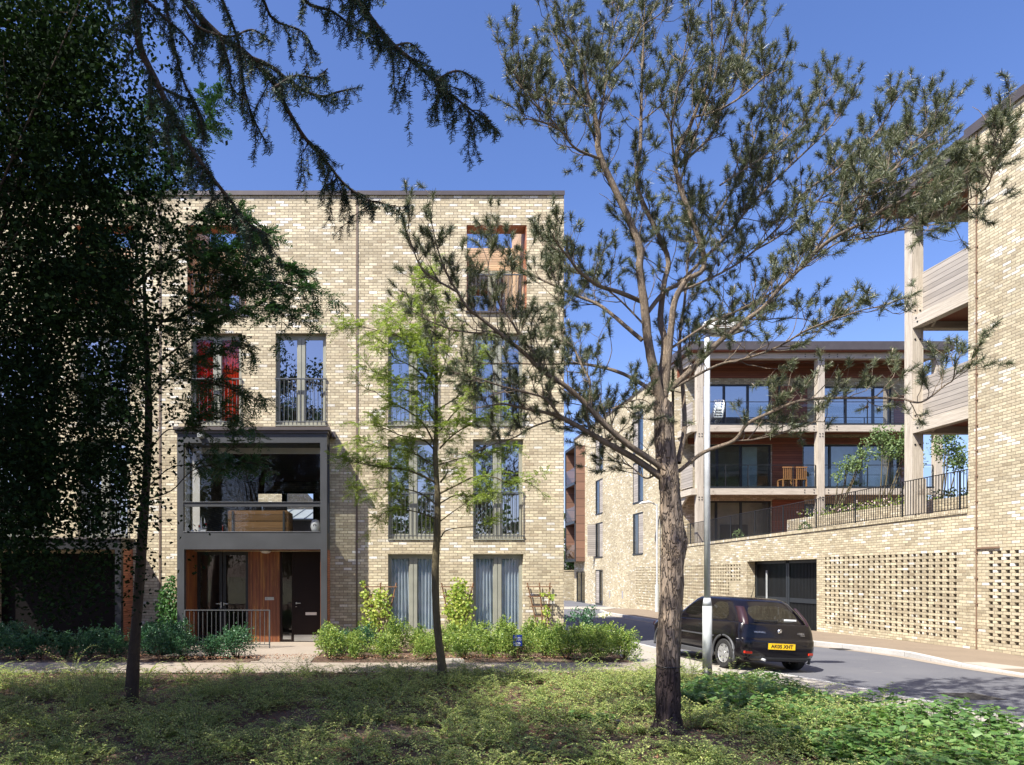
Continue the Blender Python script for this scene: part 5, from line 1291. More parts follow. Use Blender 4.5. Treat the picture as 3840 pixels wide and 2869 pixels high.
leafobj('candles', np.stack([p-w1, p+w1, p+d*L+w1*.6, p+d*L-w1*.6], 1), L_candle, T, TO)
m = MB()
for i in rng.choice(n, 26, replace=False):
    c = P[i]-Dd[i]*.08; m.lathe([(.004,-.02),(.014,-.012),(.017,0),(.012,.012),(.003,.022)], c, 7)
m.build('cones', plain('pine_cone', (.08,.055,.035), .8), T, TO)

# ---- pinnate trees (robinia)
def pinnate(P, Dv, L, nl, ll, droop=.25):   # many compound leaves at once
    n = len(P); Dv = unit(Dv); side = unit(np.cross(Dv, np.array([0,0,1.])+rng.normal(size=(n,3))*.35)); up = unit(np.cross(side, Dv))
    out = []; L = L.reshape(n,1)
    for k in range(nl):
        f = (k+1)/nl; c = P+Dv*L*f-np.array([0,0,1.])*droop*L*f*f
        for sg in (-1, 1):
            d = (side*sg*.9+Dv*.45+rng.normal(size=(n,3))*.12); d = unit(d)*ll*(1.1-.5*abs(f-.5))
            w = unit(np.cross(d, up+rng.normal(size=(n,3))*.25))*ll*.2
            out.append(quads_leaf(c, d, w))
    d = Dv*ll; w = side*ll*.2; out.append(quads_leaf(P+Dv*L-np.array([0,0,1.])*droop*L, d, w))
    return np.concatenate(out)
def robinia(name, label, cat, base, trunkpts, tr, branches, Y, mat, bark, leafL, ll, dens, Lb=.45, part=10, sub=.8):
    T = thing(name, label, cat, tuple(base)); O = tuple(base); W = Wood(); LP = []; LD = []
    tp = crom([S(x, y, Y+d) for x, y, d in trunkpts], 6); tp[0,2] = -.1
    rr = np.interp(np.linspace(0,1,len(tp)), np.linspace(0,1,len(tr)), tr)
    W2_ = Wood(); k = 14
    m = MB(); V = []
    for i, p in enumerate(tp):
        for q in range(k): a = 2*math.pi*q/k; n_ = 1+.04*math.sin(2*a+i*.4)+.03*rng.normal(); V.append((p[0]+rr[i]*n_*math.cos(a), p[1]+rr[i]*n_*math.sin(a), p[2]))
    m.v = V; m.f = [(i*k+q, i*k+(q+1)%k, (i+1)*k+(q+1)%k, (i+1)*k+q) for i in range(len(tp)-1) for q in range(k)]; m.m = [0]*len(m.f)
    m.build('trunk', bark, T, O, smooth=True)
    for pts, r0, dy, leaf0 in branches:
        n = len(pts); pth = crom([S(x, y, Y+dy*(i/(n-1))) for i, (x, y) in enumerate(pts)], 5); W.add(pth, r0, .004, 6)
        seg = np.linalg.norm(np.diff(pth, axis=0), axis=1); L = seg.sum(); cs = np.concatenate([[0], np.cumsum(seg)]); s = L*leaf0
        while s < L:
            i = min(np.searchsorted(cs, s)-1, len(pth)-2); d = unit(pth[i+1]-pth[i])*.8+rvec(1)[0]*[.9,.9,.35]; d[2] += .02
            t2 = twig(pth[i], unit(d), rng.uniform(.4, 1.)*Lb, 5, .0, .22); W.add(t2, .006, .002, 4)
            for j in range(1, 6):
                for q in range(dens):
                    LP.append(t2[j]); dd = unit(t2[j]-t2[j-1])*.5+rvec(1)[0]*[1,1,.45]; LD.append(dd)
            s += rng.uniform(.5, 1.2)*sub*.2
    W.build('branches', bark, T, O)
    P = np.array(LP); Dv = np.array(LD); n = len(P)
    leafobj('crown', pinnate(P, Dv, rng.uniform(.7, 1.2, n)*leafL, part, ll), mat, T, O); print(name, n)
    return T
F5 = lambda pts: zc(pts, 1250, 1500, .6048)
RY = 11.9; rb = S(1662, 2570, RY); rb[2] = 0
br = [
 (F5([(650,520),(530,460),(430,430),(330,420),(200,400),(60,370)]), .022, -.6, .25), (F5([(665,510),(710,440),(690,380)]), .018, .3, .2),
 (F5([(660,580),(760,530),(880,475),(1000,480),(1100,520),(1200,500)]), .018, -.5, .3), (F5([(662,640),(760,590),(870,600),(990,560)]), .014, .6, .3),
 (F5([(665,750),(760,680),(870,610)]), .013, -.4, .7), (F5([(668,850),(700,810),(790,790),(900,780),(1000,740)]), .013, .3, .75),
 (F5([(640,650),(560,590),(480,560),(340,540),(180,560),(110,530)]), .016, .5, .3), (F5([(640,740),(540,700),(400,680),(270,720)]), .013, -.3, .45),
 (F5([(645,330),(560,250),(420,220),(300,170),(180,150)]), .016, .5, .15), (F5([(640,300),(560,150),(450,60),(330,0),(250,-60)]), .016, -.6, .15),
 (F5([(660,300),(740,220),(850,150),(980,100),(1100,110)]), .016, .6, .15), (F5([(655,200),(740,90),(830,0),(900,-100)]), .014, -.3, .1),
 (F5([(640,150),(540,0),(430,-80),(330,-150),(190,-190)]), .015, .2, .1), (F5([(640,50),(600,-120),(520,-280),(430,-380),(320,-420),(60,-480)]), .014, -.5, .1),
 (F5([(640,-100),(600,-300),(560,-480),(520,-640),(480,-760)]), .013, .4, .05), (F5([(650,-100),(700,-260),(720,-420),(650,-560),(600,-700),(560,-820)]), .013, -.2, .05),
 (F5([(640,-60),(500,-200),(380,-260),(330,-340),(240,-400)]), .012, -.8, .05), (F5([(640,-200),(560,-380),(430,-520),(350,-600)]), .01, .7, .05),
 (F5([(650,60),(820,-60),(900,-200),(950,-300)]), .012, .8, .2), (F5([(640,420),(500,330),(380,300),(220,290),(130,270)]), .012, .9, .2), (F5([(660,400),(800,360),(950,330),(1080,300)]), .012, .2, .3),
]
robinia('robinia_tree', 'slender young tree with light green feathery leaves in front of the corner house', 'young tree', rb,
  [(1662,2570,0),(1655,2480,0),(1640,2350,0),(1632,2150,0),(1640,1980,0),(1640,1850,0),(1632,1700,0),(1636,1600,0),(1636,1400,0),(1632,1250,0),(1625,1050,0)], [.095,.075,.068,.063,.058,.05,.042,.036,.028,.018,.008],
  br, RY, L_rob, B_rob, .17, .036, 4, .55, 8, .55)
RY2 = 9.7; rb2 = S(492, 2640, RY2); rb2[2] = 0
br = [
 (D([(316,690),(380,690),(450,640),(520,610),(600,610),(700,630)]), .022, -.4, .2), (D([(312,600),(380,560),(450,540),(560,560),(660,590)]), .018, .6, .2),
 (D([(322,890),(300,800),(270,740),(200,680),(100,640)]), .02, .4, .15), (D([(320,800),(400,740),(470,690),(560,660),(640,700)]), .016, -.7, .25),
 (D([(320,870),(380,800),(460,760),(540,750)]), .014, .5, .2), (D([(322,950),(250,880),(180,850),(120,840)]), .014, -.5, .2),
 (D([(312,560),(260,480),(220,420),(150,380)]), .014, .3, .1), (D([(310,520),(340,430),(400,330),(450,260),(470,220)]), .014, .2, .15),
 (D([(312,600),(420,480),(500,470),(560,500)]), .012, -.5, .1), (D([(310,1060),(370,1010),(440,1000),(520,960)]), .01, .4, .5), (D([(312,1080),(370,1060),(430,1010),(560,1000)]), .01, -.4, .65),
 (D([(318,980),(360,930),(400,930),(480,900),(540,910)]), .01, .2, .35), (D([(318,760),(260,650),(240,560),(200,500)]), .014, .8, .1), (D([(318,720),(420,640),(480,560),(540,520)]), .014, -.9, .1),
 (D([(312,480),(300,400),(280,320),(330,250)]), .012, .5, .1), (D([(316,650),(240,600),(150,590),(60,560)]), .014, -.8, .1), (D([(320,820),(420,820),(500,840),(560,870)]), .012, .8, .3), (D([(312,1000),(240,960),(160,980),(80,960)]), .012, .2, .3),
]
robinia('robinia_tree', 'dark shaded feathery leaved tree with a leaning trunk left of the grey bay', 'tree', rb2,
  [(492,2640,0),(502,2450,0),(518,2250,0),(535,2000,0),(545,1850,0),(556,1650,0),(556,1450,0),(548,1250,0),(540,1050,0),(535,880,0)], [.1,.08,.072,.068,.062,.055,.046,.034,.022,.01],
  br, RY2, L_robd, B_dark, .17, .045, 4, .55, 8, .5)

# ---- broadleaf crown generator
def cloud(n, fn, ll, mat, name, parent, org, flat=.5):
    P = fn(n); d = rvec(len(P)); d[:,2] = d[:,2]*flat-.25; d = unit(d)*ll*rng.uniform(.6, 1.2, (len(P),1)); w = unit(np.cross(d, rvec(len(P))+np.array([0,0,.6])))*ll*.38
    return leafobj(name, quads_leaf(P, d, w), mat, parent, org)
def clumps(c, r, k, rc):                    # leaf positions gathered in clumps on an ellipsoidal crown
    c = np.array(c); r = np.array(r)
    C = c+rvec(k)*r*rng.uniform(.45, 1., (k,1)); R_ = rng.uniform(.6, 1.3, (k,1))*rc
    def f(n):
        i = rng.integers(0, k, n); return C[i]+rvec(n)*R_[i]*(rng.random((n,1))**.4)*[1,1,.6]
    return f, C
DM = [[.97,.97,.62,.03,0,0,0],[.97,.97,.5,.03,0,0,0],[.97,.95,.62,.12,0,0,0],[.96,.92,.78,.42,0,0,0],[.9,.86,.6,.35,0,0,0],[.86,.9,.75,.4,0,0,0],[.93,.92,.82,.4,0,0,0],
      [.95,.82,.8,.3,0,0,0],[.97,.7,.66,.2,0,0,0],[.99,.62,.86,.12,0,0,0],[.99,.72,.85,.08,0,0,0],[.97,.6,.6,.04,0,0,0],[.55,.5,.35,0,0,0,0],[.1,.15,.05,0,0,0,0]]
Pl = []
for r_i, row in enumerate(DM):
    for c_i, dn in enumerate(row):
        if dn <= 0: continue
        n = int(-math.log(1-dn)*10000/14); k = max(5, n//22)
        cx = rng.uniform(c_i*100-20, c_i*100+120, k); cy = rng.uniform(r_i*100-20, r_i*100+120, k); Yd = rng.uniform(6.6, 9.0, k)
        i = rng.integers(0, k, n)
        Yl = np.clip(Yd[i]+rng.normal(size=n)*.25, 6.2, 9.4); xs = (cx[i]+rng.normal(size=n)*24)*1.736; yy = (cy[i]+rng.normal(size=n)*22)*1.736
        Pl.append(np.stack([(xs-1475)*Yl/2566, Yl, HC-(yy-2153)*Yl/2566], 1))
Pl = np.concatenate(Pl); ex = Pl.copy(); ex[:,0] -= rng.uniform(.6, 3.2, len(ex)); ex[:,1] += rng.normal(size=len(ex))*.7
Pl = np.concatenate([Pl, ex[::2]]); Pl = Pl[Pl[:,2] > .9]
bt = np.array([-5.6, 8.0, 0]); T = thing('broadleaf_tree', 'dense dark broad leaved tree filling the left edge of the picture', 'tree', tuple(bt))
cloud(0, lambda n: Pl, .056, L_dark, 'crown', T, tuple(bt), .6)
W = Wood(); W.add(crom([bt, bt+[.05,.1,2], bt+[.3,0,4.2], bt+[.5,-.1,6.5], bt+[.7,0,8.5]], 5), .22, .03, 14, .03); W.build('trunk', B_dark, T, tuple(bt))
W = Wood()
for i in range(34):
    z = rng.uniform(1.8, 8); e = Pl[rng.integers(0, len(Pl))]; s0 = bt+np.array([.3*z/6,0,z]); e = np.array([e[0], e[1], max(e[2], z-.6)])
    mid = (s0+e)/2+rng.normal(size=3)*.2+[0,0,.3]; W.add(crom([s0, mid, e], 6), .03, .004, 5)
W.build('branches', B_dark, T, tuple(bt))

# ---- yew: hanging sprays at the top, its crown overhead and to the left
yb = np.array([-8.6, 3.2, 0]); T = thing('yew_tree', 'big old yew hanging dark drooping sprays into the top of the picture', 'tree', tuple(yb)); O = tuple(yb)
H = lambda pts: zc(pts, 0, 0, .859)
YB = [(H([(700,-260),(760,-90),(810,0),(950,150),(1080,240),(1200,370),(1250,470),(1330,600),(1420,700),(1500,800),(1600,870),(1700,895)]), .028),
      (H([(1100,255),(1180,290),(1300,380),(1400,420),(1480,400),(1540,388)]), .014), (H([(520,-260),(590,0),(610,200),(680,350),(750,500),(830,640),(930,780),(1010,880),(1060,960),(1180,1030)]), .028),
      (H([(1400,-260),(1500,-80),(1560,0),(1640,110),(1720,200),(1830,290),(1930,380),(2030,460),(2115,520)]), .026), (H([(900,-200),(970,0),(1040,180),(1060,350),(1100,500),(1165,630)]), .012),
      (H([(1080,-150),(1150,0),(1200,90),(1320,140),(1380,240)]), .012), (H([(1300,-120),(1340,10),(1450,50),(1560,130),(1700,200)]), .012), (H([(690,-200),(720,0),(760,200),(800,350),(870,500),(890,640)]), .014),
      (H([(560,-200),(600,-50),(700,60),(800,150),(880,250)]), .014), (H([(700,380),(780,420),(850,450),(900,560)]), .01), (H([(1200,380),(1290,330),(1380,340),(1430,300)]), .008),
      (H([(1720,200),(1790,190),(1850,240)]), .008), (H([(1900,350),(1990,310),(2060,340),(2090,420)]), .008), (H([(800,30),(870,120),(1000,160),(1100,130),(1180,180)]), .01), (H([(960,150),(1000,280),(1010,380),(1080,440)]), .008)]
W = Wood(); NP = []; ND = []; NS = []
def spray(p, d, L):                         # little twig carrying two rows of needles
    tp = twig(p, d, L, 5, -.12, .12); W.add(tp, .0028, .0015, 3)
    m_ = int(L/.0075); f = np.linspace(0, .999, m_)*5; i = f.astype(int); pp = tp[i]+(tp[i+1]-tp[i])*(f-i)[:,None]; dd = unit(tp[i+1]-tp[i])
    NP.append(pp); ND.append(dd)
for bi, (pts, r0) in enumerate(YB):
    y0 = rng.uniform(4.2, 4.8); y1 = y0+rng.uniform(.1, .9); n = len(pts)
    pth = crom([S(x, y, y0+(y1-y0)*i/(n-1)) for i, (x, y) in enumerate(pts)], 6); W.add(pth, r0, .004, 7, .04)
    seg = np.linalg.norm(np.diff(pth, axis=0), axis=1); L = seg.sum(); cs = np.concatenate([[0], np.cumsum(seg)]); s = .0
    while s < L:
        i = min(np.searchsorted(cs, s)-1, len(pth)-2); i = max(i, 0); td = unit(pth[i+1]-pth[i])
        if r0 > .02 and rng.random() < .35:
            d = unit(td*.5+rvec(1)[0]*[.8,.8,.3]+[0,0,-.25]); t2 = twig(pth[i], d, rng.uniform(.12, .34), 5, -.15, .2); W.add(t2, .005, .002, 4)
            for j in range(1, 6): 
                for q in range(2): spray(t2[j], unit(unit(t2[j]-t2[j-1])*.6+rvec(1)[0]*.6+[0,0,-.6]), rng.uniform(.05, .12))
        else:
            spray(pth[i], unit(td*.5+rvec(1)[0]*.7+[0,0,-.75]), rng.uniform(.06, .16))
        s += rng.uniform(.014, .03)
    if bi in (0, 3, 4, 5, 7):
        for _ in range(4):
            i = rng.integers(len(pth)//3, len(pth)-2); t2 = twig(pth[i], np.array([.1,0,-1.]), rng.uniform(.2, .5), 7, -.2, .15); W.add(t2, .002, .001, 3)
            for j in range(3, 8): spray(t2[j], unit(rvec(1)[0]*.6+[0,0,-1]), rng.uniform(.05, .09))
W.build('hanging_branches', B_dark, T, O)
P = np.concatenate(NP); Dv = np.concatenate(ND); n = len(P); Q = []
for sg in (-1, 1):
    sd = unit(np.cross(Dv, rng.normal(size=(n,3))*.5+np.array([.3,1,.2])))*sg; d = unit(sd+Dv*.5)*rng.uniform(.018, .03, (n,1)); w = unit(np.cross(d, rng.normal(size=(n,3))))*.0027
    Q.append(np.stack([P-w, P+w, P+d+w*.6, P+d-w*.6], 1))
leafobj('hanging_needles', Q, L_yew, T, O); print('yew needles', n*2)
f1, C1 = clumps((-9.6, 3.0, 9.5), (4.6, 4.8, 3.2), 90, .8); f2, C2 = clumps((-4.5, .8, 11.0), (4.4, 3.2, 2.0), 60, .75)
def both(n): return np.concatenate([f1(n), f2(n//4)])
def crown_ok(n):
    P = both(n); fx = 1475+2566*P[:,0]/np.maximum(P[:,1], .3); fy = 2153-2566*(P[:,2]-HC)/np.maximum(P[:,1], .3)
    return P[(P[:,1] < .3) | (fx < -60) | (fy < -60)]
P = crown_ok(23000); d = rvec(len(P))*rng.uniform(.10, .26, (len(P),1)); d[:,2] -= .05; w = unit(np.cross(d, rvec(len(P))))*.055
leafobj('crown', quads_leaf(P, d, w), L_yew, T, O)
W = Wood(); W.add(crom([yb, yb+[.1,.1,2.5], yb+[.4,0,5], yb+[.3,-.1,8], yb+[.6,0,11]], 5), .42, .08, 16, .04)
for c in C1[::4]: W.add(crom([yb+[.3,0,min(c[2]-1.5, 8)], (yb+[0,0,c[2]]+c)/2, c], 5), .07, .01, 6)
for c in C2[::5]: W.add(crom([yb+[.3,0,8.5], (yb+[0,0,c[2]]+c)/2+[0,0,.4], c], 5), .06, .01, 6)
W.build('trunk_and_limbs', B_dark, T, O)
# ---- tree beyond the left edge, shading the lower house front
tb = np.array([-11.6, 12.2, 0]); T = thing('broadleaf_tree', 'dark green tree at the far left edge beside the hedge', 'tree', tuple(tb)); O = tuple(tb)
f3, C3 = clumps((-11.3, 12.3, 5.6), (3.9, 3.0, 2.9), 70, .8)
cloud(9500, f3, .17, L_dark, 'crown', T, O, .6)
W = Wood(); W.add(crom([tb, tb+[0,.1,2], tb+[.2,0,4.2], tb+[.1,-.1,6.5]], 5), .2, .04, 12, .03)
for c in C3[::3]: W.add(crom([tb+[.1,0,min(2+.5*(c[2]-2), 5)], (tb+[0,0,c[2]]+c)/2, c], 5), .05, .008, 5)
W.build('trunk_and_limbs', B_dark, T, O)

# ---- woodland behind the viewer (reflected in the panes)
Q = []
for (x, y, h, r) in ((-16,-16,9,4.2),(-7,-19,8.2,4),(1,-17,7.2,4),(9,-19,8.8,4.4),(17,-16,7.5,3.6),(24,-20,9,4.5),(-25,-14,9,4.5)):
    f, C = clumps((x,y,h*.6), (r,r,h*.42), 50, 1.1); P = f(2600); d = rvec(len(P))*.34; w = unit(np.cross(d, rvec(len(P))))*.13; Q.append(quads_leaf(P, d, w))
wd = leafobj('woodland', Q, L_wood, None, (0,-17,0)); wd.location = (0,-17,0); wd['kind'] = 'stuff'

# ---- box shrubs
def shrubmesh(n, r, h, ll, k):
    C = np.stack([rng.uniform(-r, r, k)*.7, rng.uniform(-r, r, k)*.7, rng.uniform(.22, .82, k)*h], 1); R_ = rng.uniform(.13, .24, k)
    i = rng.integers(0, k, n); o = rvec(n); P = C[i]+o*R_[i][:,None]*rng.uniform(.5, 1.05, (n,1)); P[:,2] = np.maximum(P[:,2], .03)
    # upright leafy shoots
    ns = k*3; b = C[rng.integers(0, k, ns)]+[0,0,.08]; dv = unit(rng.normal(size=(ns,3))*.45+[0,0,1.]); t = rng.random((ns, 16, 1))
    ps = (b[:,None,:]+dv[:,None,:]*t*rng.uniform(.12,.26,(ns,1,1))).reshape(-1,3); P = np.concatenate([P, ps]); o = np.concatenate([o, rvec(len(ps))])
    d = unit(o*.7+rvec(len(P))*.6+[0,0,.35])*ll*rng.uniform(.7, 1.2, (len(P),1)); w = unit(np.cross(d, rvec(len(P))))*ll*.3
    return quads_leaf(P, d, w), C
def shrubproto(mat):
    Q, C = shrubmesh(2300, .36, .74, .045, 20)
    t = thing('shrub', 'x', 'shrub', (0,0,0)); f = leafobj('foliage', [Q], mat, t, (0,0,0))
    W = Wood()
    for c in C: W.add(crom([np.array([c[0]*.15,c[1]*.15,0]), np.array([c[0]*.5,c[1]*.5,c[2]*.5]), c], 3), .008, .003, 4)
    W.build('stems', B_dark, t, (0,0,0)); return t
def copytree(o):
    c = o.copy(); COL.objects.link(c)
    for ch in o.children: d = ch.copy(); COL.objects.link(d); d.parent = c
    return c
ORD = ['first', 'second', 'third', 'fourth', 'fifth', 'sixth', 'seventh', 'eighth', 'ninth', 'tenth', 'eleventh', 'twelfth', 'thirteenth', 'fourteenth']
protos = [shrubproto(L_box) for _ in range(3)]; protd = [shrubproto(L_boxd) for _ in range(2)]; used = set()
def place(pool, x, y, s, lab, grp, sz=None):
    p = pool[rnd.randrange(len(pool))]
    o = p if p.name not in used else copytree(p); used.add(p.name)
    o.location = (x, y, -.02); o.scale = (s*rnd.uniform(.88, 1.1), s*rnd.uniform(.88, 1.1), (sz or s)*rnd.uniform(.72, 1.0)); o.rotation_euler = (0, 0, rnd.uniform(0, 6.28))
    o['label'] = lab; o['group'] = grp
fr = [(710,15.0,1.),(765,15.1,.9),(830,15.1,1.),(925,15.0,.85),(1000,15.2,1.),(1058,15.1,.9),(1118,14.9,1.05),(1175,15.2,.95),(1228,15.0,1.),(1290,14.9,1.05),(1350,15.0,.9)]
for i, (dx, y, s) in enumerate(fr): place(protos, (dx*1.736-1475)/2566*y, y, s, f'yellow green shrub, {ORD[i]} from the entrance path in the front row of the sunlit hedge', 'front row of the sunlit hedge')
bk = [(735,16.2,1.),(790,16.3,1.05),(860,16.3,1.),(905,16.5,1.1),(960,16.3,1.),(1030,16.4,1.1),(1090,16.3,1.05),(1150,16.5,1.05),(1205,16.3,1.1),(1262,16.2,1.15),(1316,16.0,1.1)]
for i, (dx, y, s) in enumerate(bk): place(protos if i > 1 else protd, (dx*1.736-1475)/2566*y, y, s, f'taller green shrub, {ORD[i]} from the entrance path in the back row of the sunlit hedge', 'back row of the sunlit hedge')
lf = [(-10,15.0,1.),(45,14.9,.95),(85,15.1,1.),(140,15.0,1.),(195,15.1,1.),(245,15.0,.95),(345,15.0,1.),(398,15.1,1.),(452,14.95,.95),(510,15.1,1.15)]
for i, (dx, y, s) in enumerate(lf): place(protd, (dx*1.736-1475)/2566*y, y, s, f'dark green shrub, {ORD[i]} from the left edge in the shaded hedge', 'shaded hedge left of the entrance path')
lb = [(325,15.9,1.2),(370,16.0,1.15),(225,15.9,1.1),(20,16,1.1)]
for i, (dx, y, s) in enumerate(lb): place(protd, (dx*1.736-1475)/2566*y, y, s, ['dark shrub against the brick right of the leaning trunk', 'dark shrub just behind the hedge beside the grey post', 'dark shrub in front of the shadowed porch opening', 'dark shrub at the left edge behind the hedge'][i], 'shrubs behind the shaded hedge')
# flowering rose at the house corner
t = thing('rose_bush', 'dark leaved rose with cream flowers at the corner beside the road', 'rose bush', (4.75, 17.4, 0)); O = (4.75,17.4,0)
f, C = clumps((4.75,17.4,.6), (.45,.5,.45), 14, .22); Q1 = f(900); d = rvec(900)*.06; leafobj('foliage', [quads_leaf(Q1, d, unit(np.cross(d, rvec(900)))*.02)], L_boxd, t, O)
f, C = clumps((5.0,16.2,.88), (.14,.12,.06), 5, .06); Q1 = f(160); d = rvec(160)*.05; leafobj('flowers', [quads_leaf(Q1, d, unit(np.cross(d, rvec(160)))*.02)], leafmat('cream_petals', [(.7,.66,.5),(.8,.78,.65)], .2), t, O)
W = Wood()
for i in range(7): W.add(twig((4.75,17.4,0), unit(rng.normal(size=3)*.35+[.1,-.3,1]), rng.uniform(.7, 1.25), 6, .05, .2), .01, .003, 4)
W.build('stems', B_dark, t, O)

# ---- climbers
def climber(label, pts, mat, n, ll=.075, base=None):
    b = (pts[0][0], 18.0, 0); t = thing('climbing_plant', label, 'climbing plant', b)
    P = []
    for x, z, r in pts: k = int(n*r*r/sum(q[2]**2 for q in pts)); o = rvec(k)*rng.random((k,1))**.45; P.append(np.stack([x+o[:,0]*r, 18.03+o[:,1]*.1-.03*(r>.2), z+o[:,2]*r], 1))
    P = np.concatenate(P); P[:,1] = np.minimum(P[:,1], 18.16); d = unit(rvec(len(P))*[1,.4,1]+[0,-.25,-.5])*ll*rng.uniform(.6,1.2,(len(P),1)); w = unit(np.cross(d, rvec(len(P))*.4+[0,-1,.1]))*ll*.42
    leafobj('leaves', [quads_leaf(P, d, w)], mat, t, b); W = Wood()
    for x, z, r in pts: W.add(crom([np.array([pts[0][0],18.1,0]), np.array([(x+pts[0][0])/2,18.12,z*.5]), np.array([x,18.1,z])], 4), .01, .004, 4)
    W.build('stems', B_dark, t, b)
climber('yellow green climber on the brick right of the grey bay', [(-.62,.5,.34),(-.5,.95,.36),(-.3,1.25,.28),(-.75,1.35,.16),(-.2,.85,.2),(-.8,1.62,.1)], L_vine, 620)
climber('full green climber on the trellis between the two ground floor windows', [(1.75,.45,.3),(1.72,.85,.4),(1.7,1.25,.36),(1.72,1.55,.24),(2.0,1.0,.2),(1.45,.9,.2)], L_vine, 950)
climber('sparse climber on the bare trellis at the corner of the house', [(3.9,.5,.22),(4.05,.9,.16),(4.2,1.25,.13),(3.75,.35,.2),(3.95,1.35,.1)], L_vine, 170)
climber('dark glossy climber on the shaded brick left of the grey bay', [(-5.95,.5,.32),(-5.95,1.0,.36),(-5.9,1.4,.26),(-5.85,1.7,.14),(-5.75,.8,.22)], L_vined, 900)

# ---- podium garden
def gtree(label, bx, by, hh, pts, n, group=None):
    t = thing('garden_tree', label, 'small tree', (bx, by, 3.95), 'small trees on the podium'); O = (bx, by, 3.95); W = Wood(); P = []
    for x, y, z, r in pts:
        W.add(crom([np.array([bx,by,3.9]), np.array([(bx+x)/2+.05,by,(3.95+z)/2-.2]), np.array([x,y,z])], 5), .035, .01, 5)
        k = int(n*r*r/sum(q[3]**2 for q in pts)); c = np.array([x,y,z])+rvec(k//9+1)*r*rng.uniform(.3,1,(k//9+1,1)); P.append(c[rng.integers(0, len(c), k)]+rvec(k)*.14)
    W.build('trunk', B_rob, t, O); P = np.concatenate(P); d = rvec(len(P))*.1; leafobj('crown', [quads_leaf(P, d, unit(np.cross(d, rvec(len(P))))*.03)], L_gard, t, O)
gtree('small leaning sparse tree on the podium left of the others', 16.6, 26, 0, [(17.3,26,6.0,.4),(17.6,26,5.8,.35),(17.9,26,6.4,.35),(18.0,26,6.9,.2),(16.9,26,5.6,.25)], 800)
gtree('bushy two stemmed tree on the podium left of the oak post', 18.1, 25.6, 0, [(18.6,25.6,6.6,.6),(18.3,25.6,7.1,.4),(19.2,25.6,6.5,.5),(19.3,25.6,7.2,.35),(19.6,25.6,6.0,.3)], 2000)
gtree('bushy green tree on the podium just right of the oak post', 19.9, 25, 0, [(20.3,25,6.5,.6),(20.2,25,7.2,.45),(20.6,25,5.9,.4)], 1700)
gtree('thin airy tree on the podium beside the right brick block', 21.6, 26, 0, [(21.9,26,6.3,.4),(22.4,26,6.9,.4),(22.8,26,7.2,.4)], 350)
t = thing('garden_tree', 'dense dark green bush behind the railing at the right', 'small tree', (26, 29.5, 3.1), 'small trees on the podium'); f, C = clumps((26.2,29.5,5.4), (2.2,1.8,2.3), 40, .6); P = f(5000); d = rvec(5000)*.13; leafobj('crown', [quads_leaf(P, d, unit(np.cross(d, rvec(5000)))*.05)], L_gard, t, (26,29.5,3.1))
W = Wood(); W.add(crom([np.array([26,29.5,3.05]), np.array([26.1,29.5,4.5]), np.array([26.2,29.5,6])], 4), .1, .03, 6); W.build('trunk', B_dark, t, (26,29.5,3.1))
n = 5200; P = np.stack([rng.uniform(16.2, 23.5, n), rng.uniform(19, 27.7, n), 4.0+rng.random(n)**2*.4], 1); d = unit(rvec(n)+[0,0,.8])*.11; o = leafobj('planter_greenery', [quads_leaf(P, d, unit(np.cross(d, rvec(n)))*.035)], L_rob, None, (19,24,4)); o.location = (19,24,4); o['kind'] = 'stuff'
n = 500; P = np.stack([rng.uniform(16.25, 18.2, n), rng.uniform(21, 27.6, n), 4.15+rng.random(n)*.25], 1); d = rvec(n)*.07; o = leafobj('planter_flowers', [quads_leaf(P, d, unit(np.cross(d, rvec(n)))*.03)], L_flow, None, (17,24,4)); o.location = (17,24,4); o['kind'] = 'stuff'
for i, (x, y) in enumerate(((15.05, 29.9), (15.4, 25.6))):
    t = thing('garden_plant', ['small leafy plant just behind the railing, nearer the lamp column', 'small leafy plant behind the railing, left of the low planter'][i], 'plant', (x, y, 3.1)); P = np.array([x,y,3.45])+rvec(260)*[.22,.22,.33]; d = rvec(260)*.08; leafobj('leaves', [quads_leaf(P, d, unit(np.cross(d, rvec(260)))*.025)], L_gard, t, (x,y,3.1))
# trees far beyond the street
for k, (tx_, ty_, th_) in enumerate(((15.4,59.5,4.2),(17.6,67,7.),(11.5,62,5.0))):
    t = thing('distant_tree', ['low dark tree just behind the far garden wall', 'tallest dark tree farthest away behind the rust clad bay', 'dark tree beyond the garden wall, mostly hidden by the corner house'][k], 'tree', (tx_, ty_, -.3), 'trees beyond the garden wall'); f, C = clumps((tx_,ty_,th_*.62), (3.0,2,th_*.5), 26, .8); P = f(3000); d = rvec(3000)*.25; leafobj('crown', [quads_leaf(P, d, unit(np.cross(d, rvec(3000)))*.1)], L_wood, t, (tx_,ty_,-.3))
    W = Wood(); W.add(crom([np.array([tx_,ty_,-.4]), np.array([tx_,ty_,1.5]), np.array([tx_,ty_,th_*.6])], 4), .15, .05, 6); W.build('trunk', B_dark, t, (tx_,ty_,-.3))

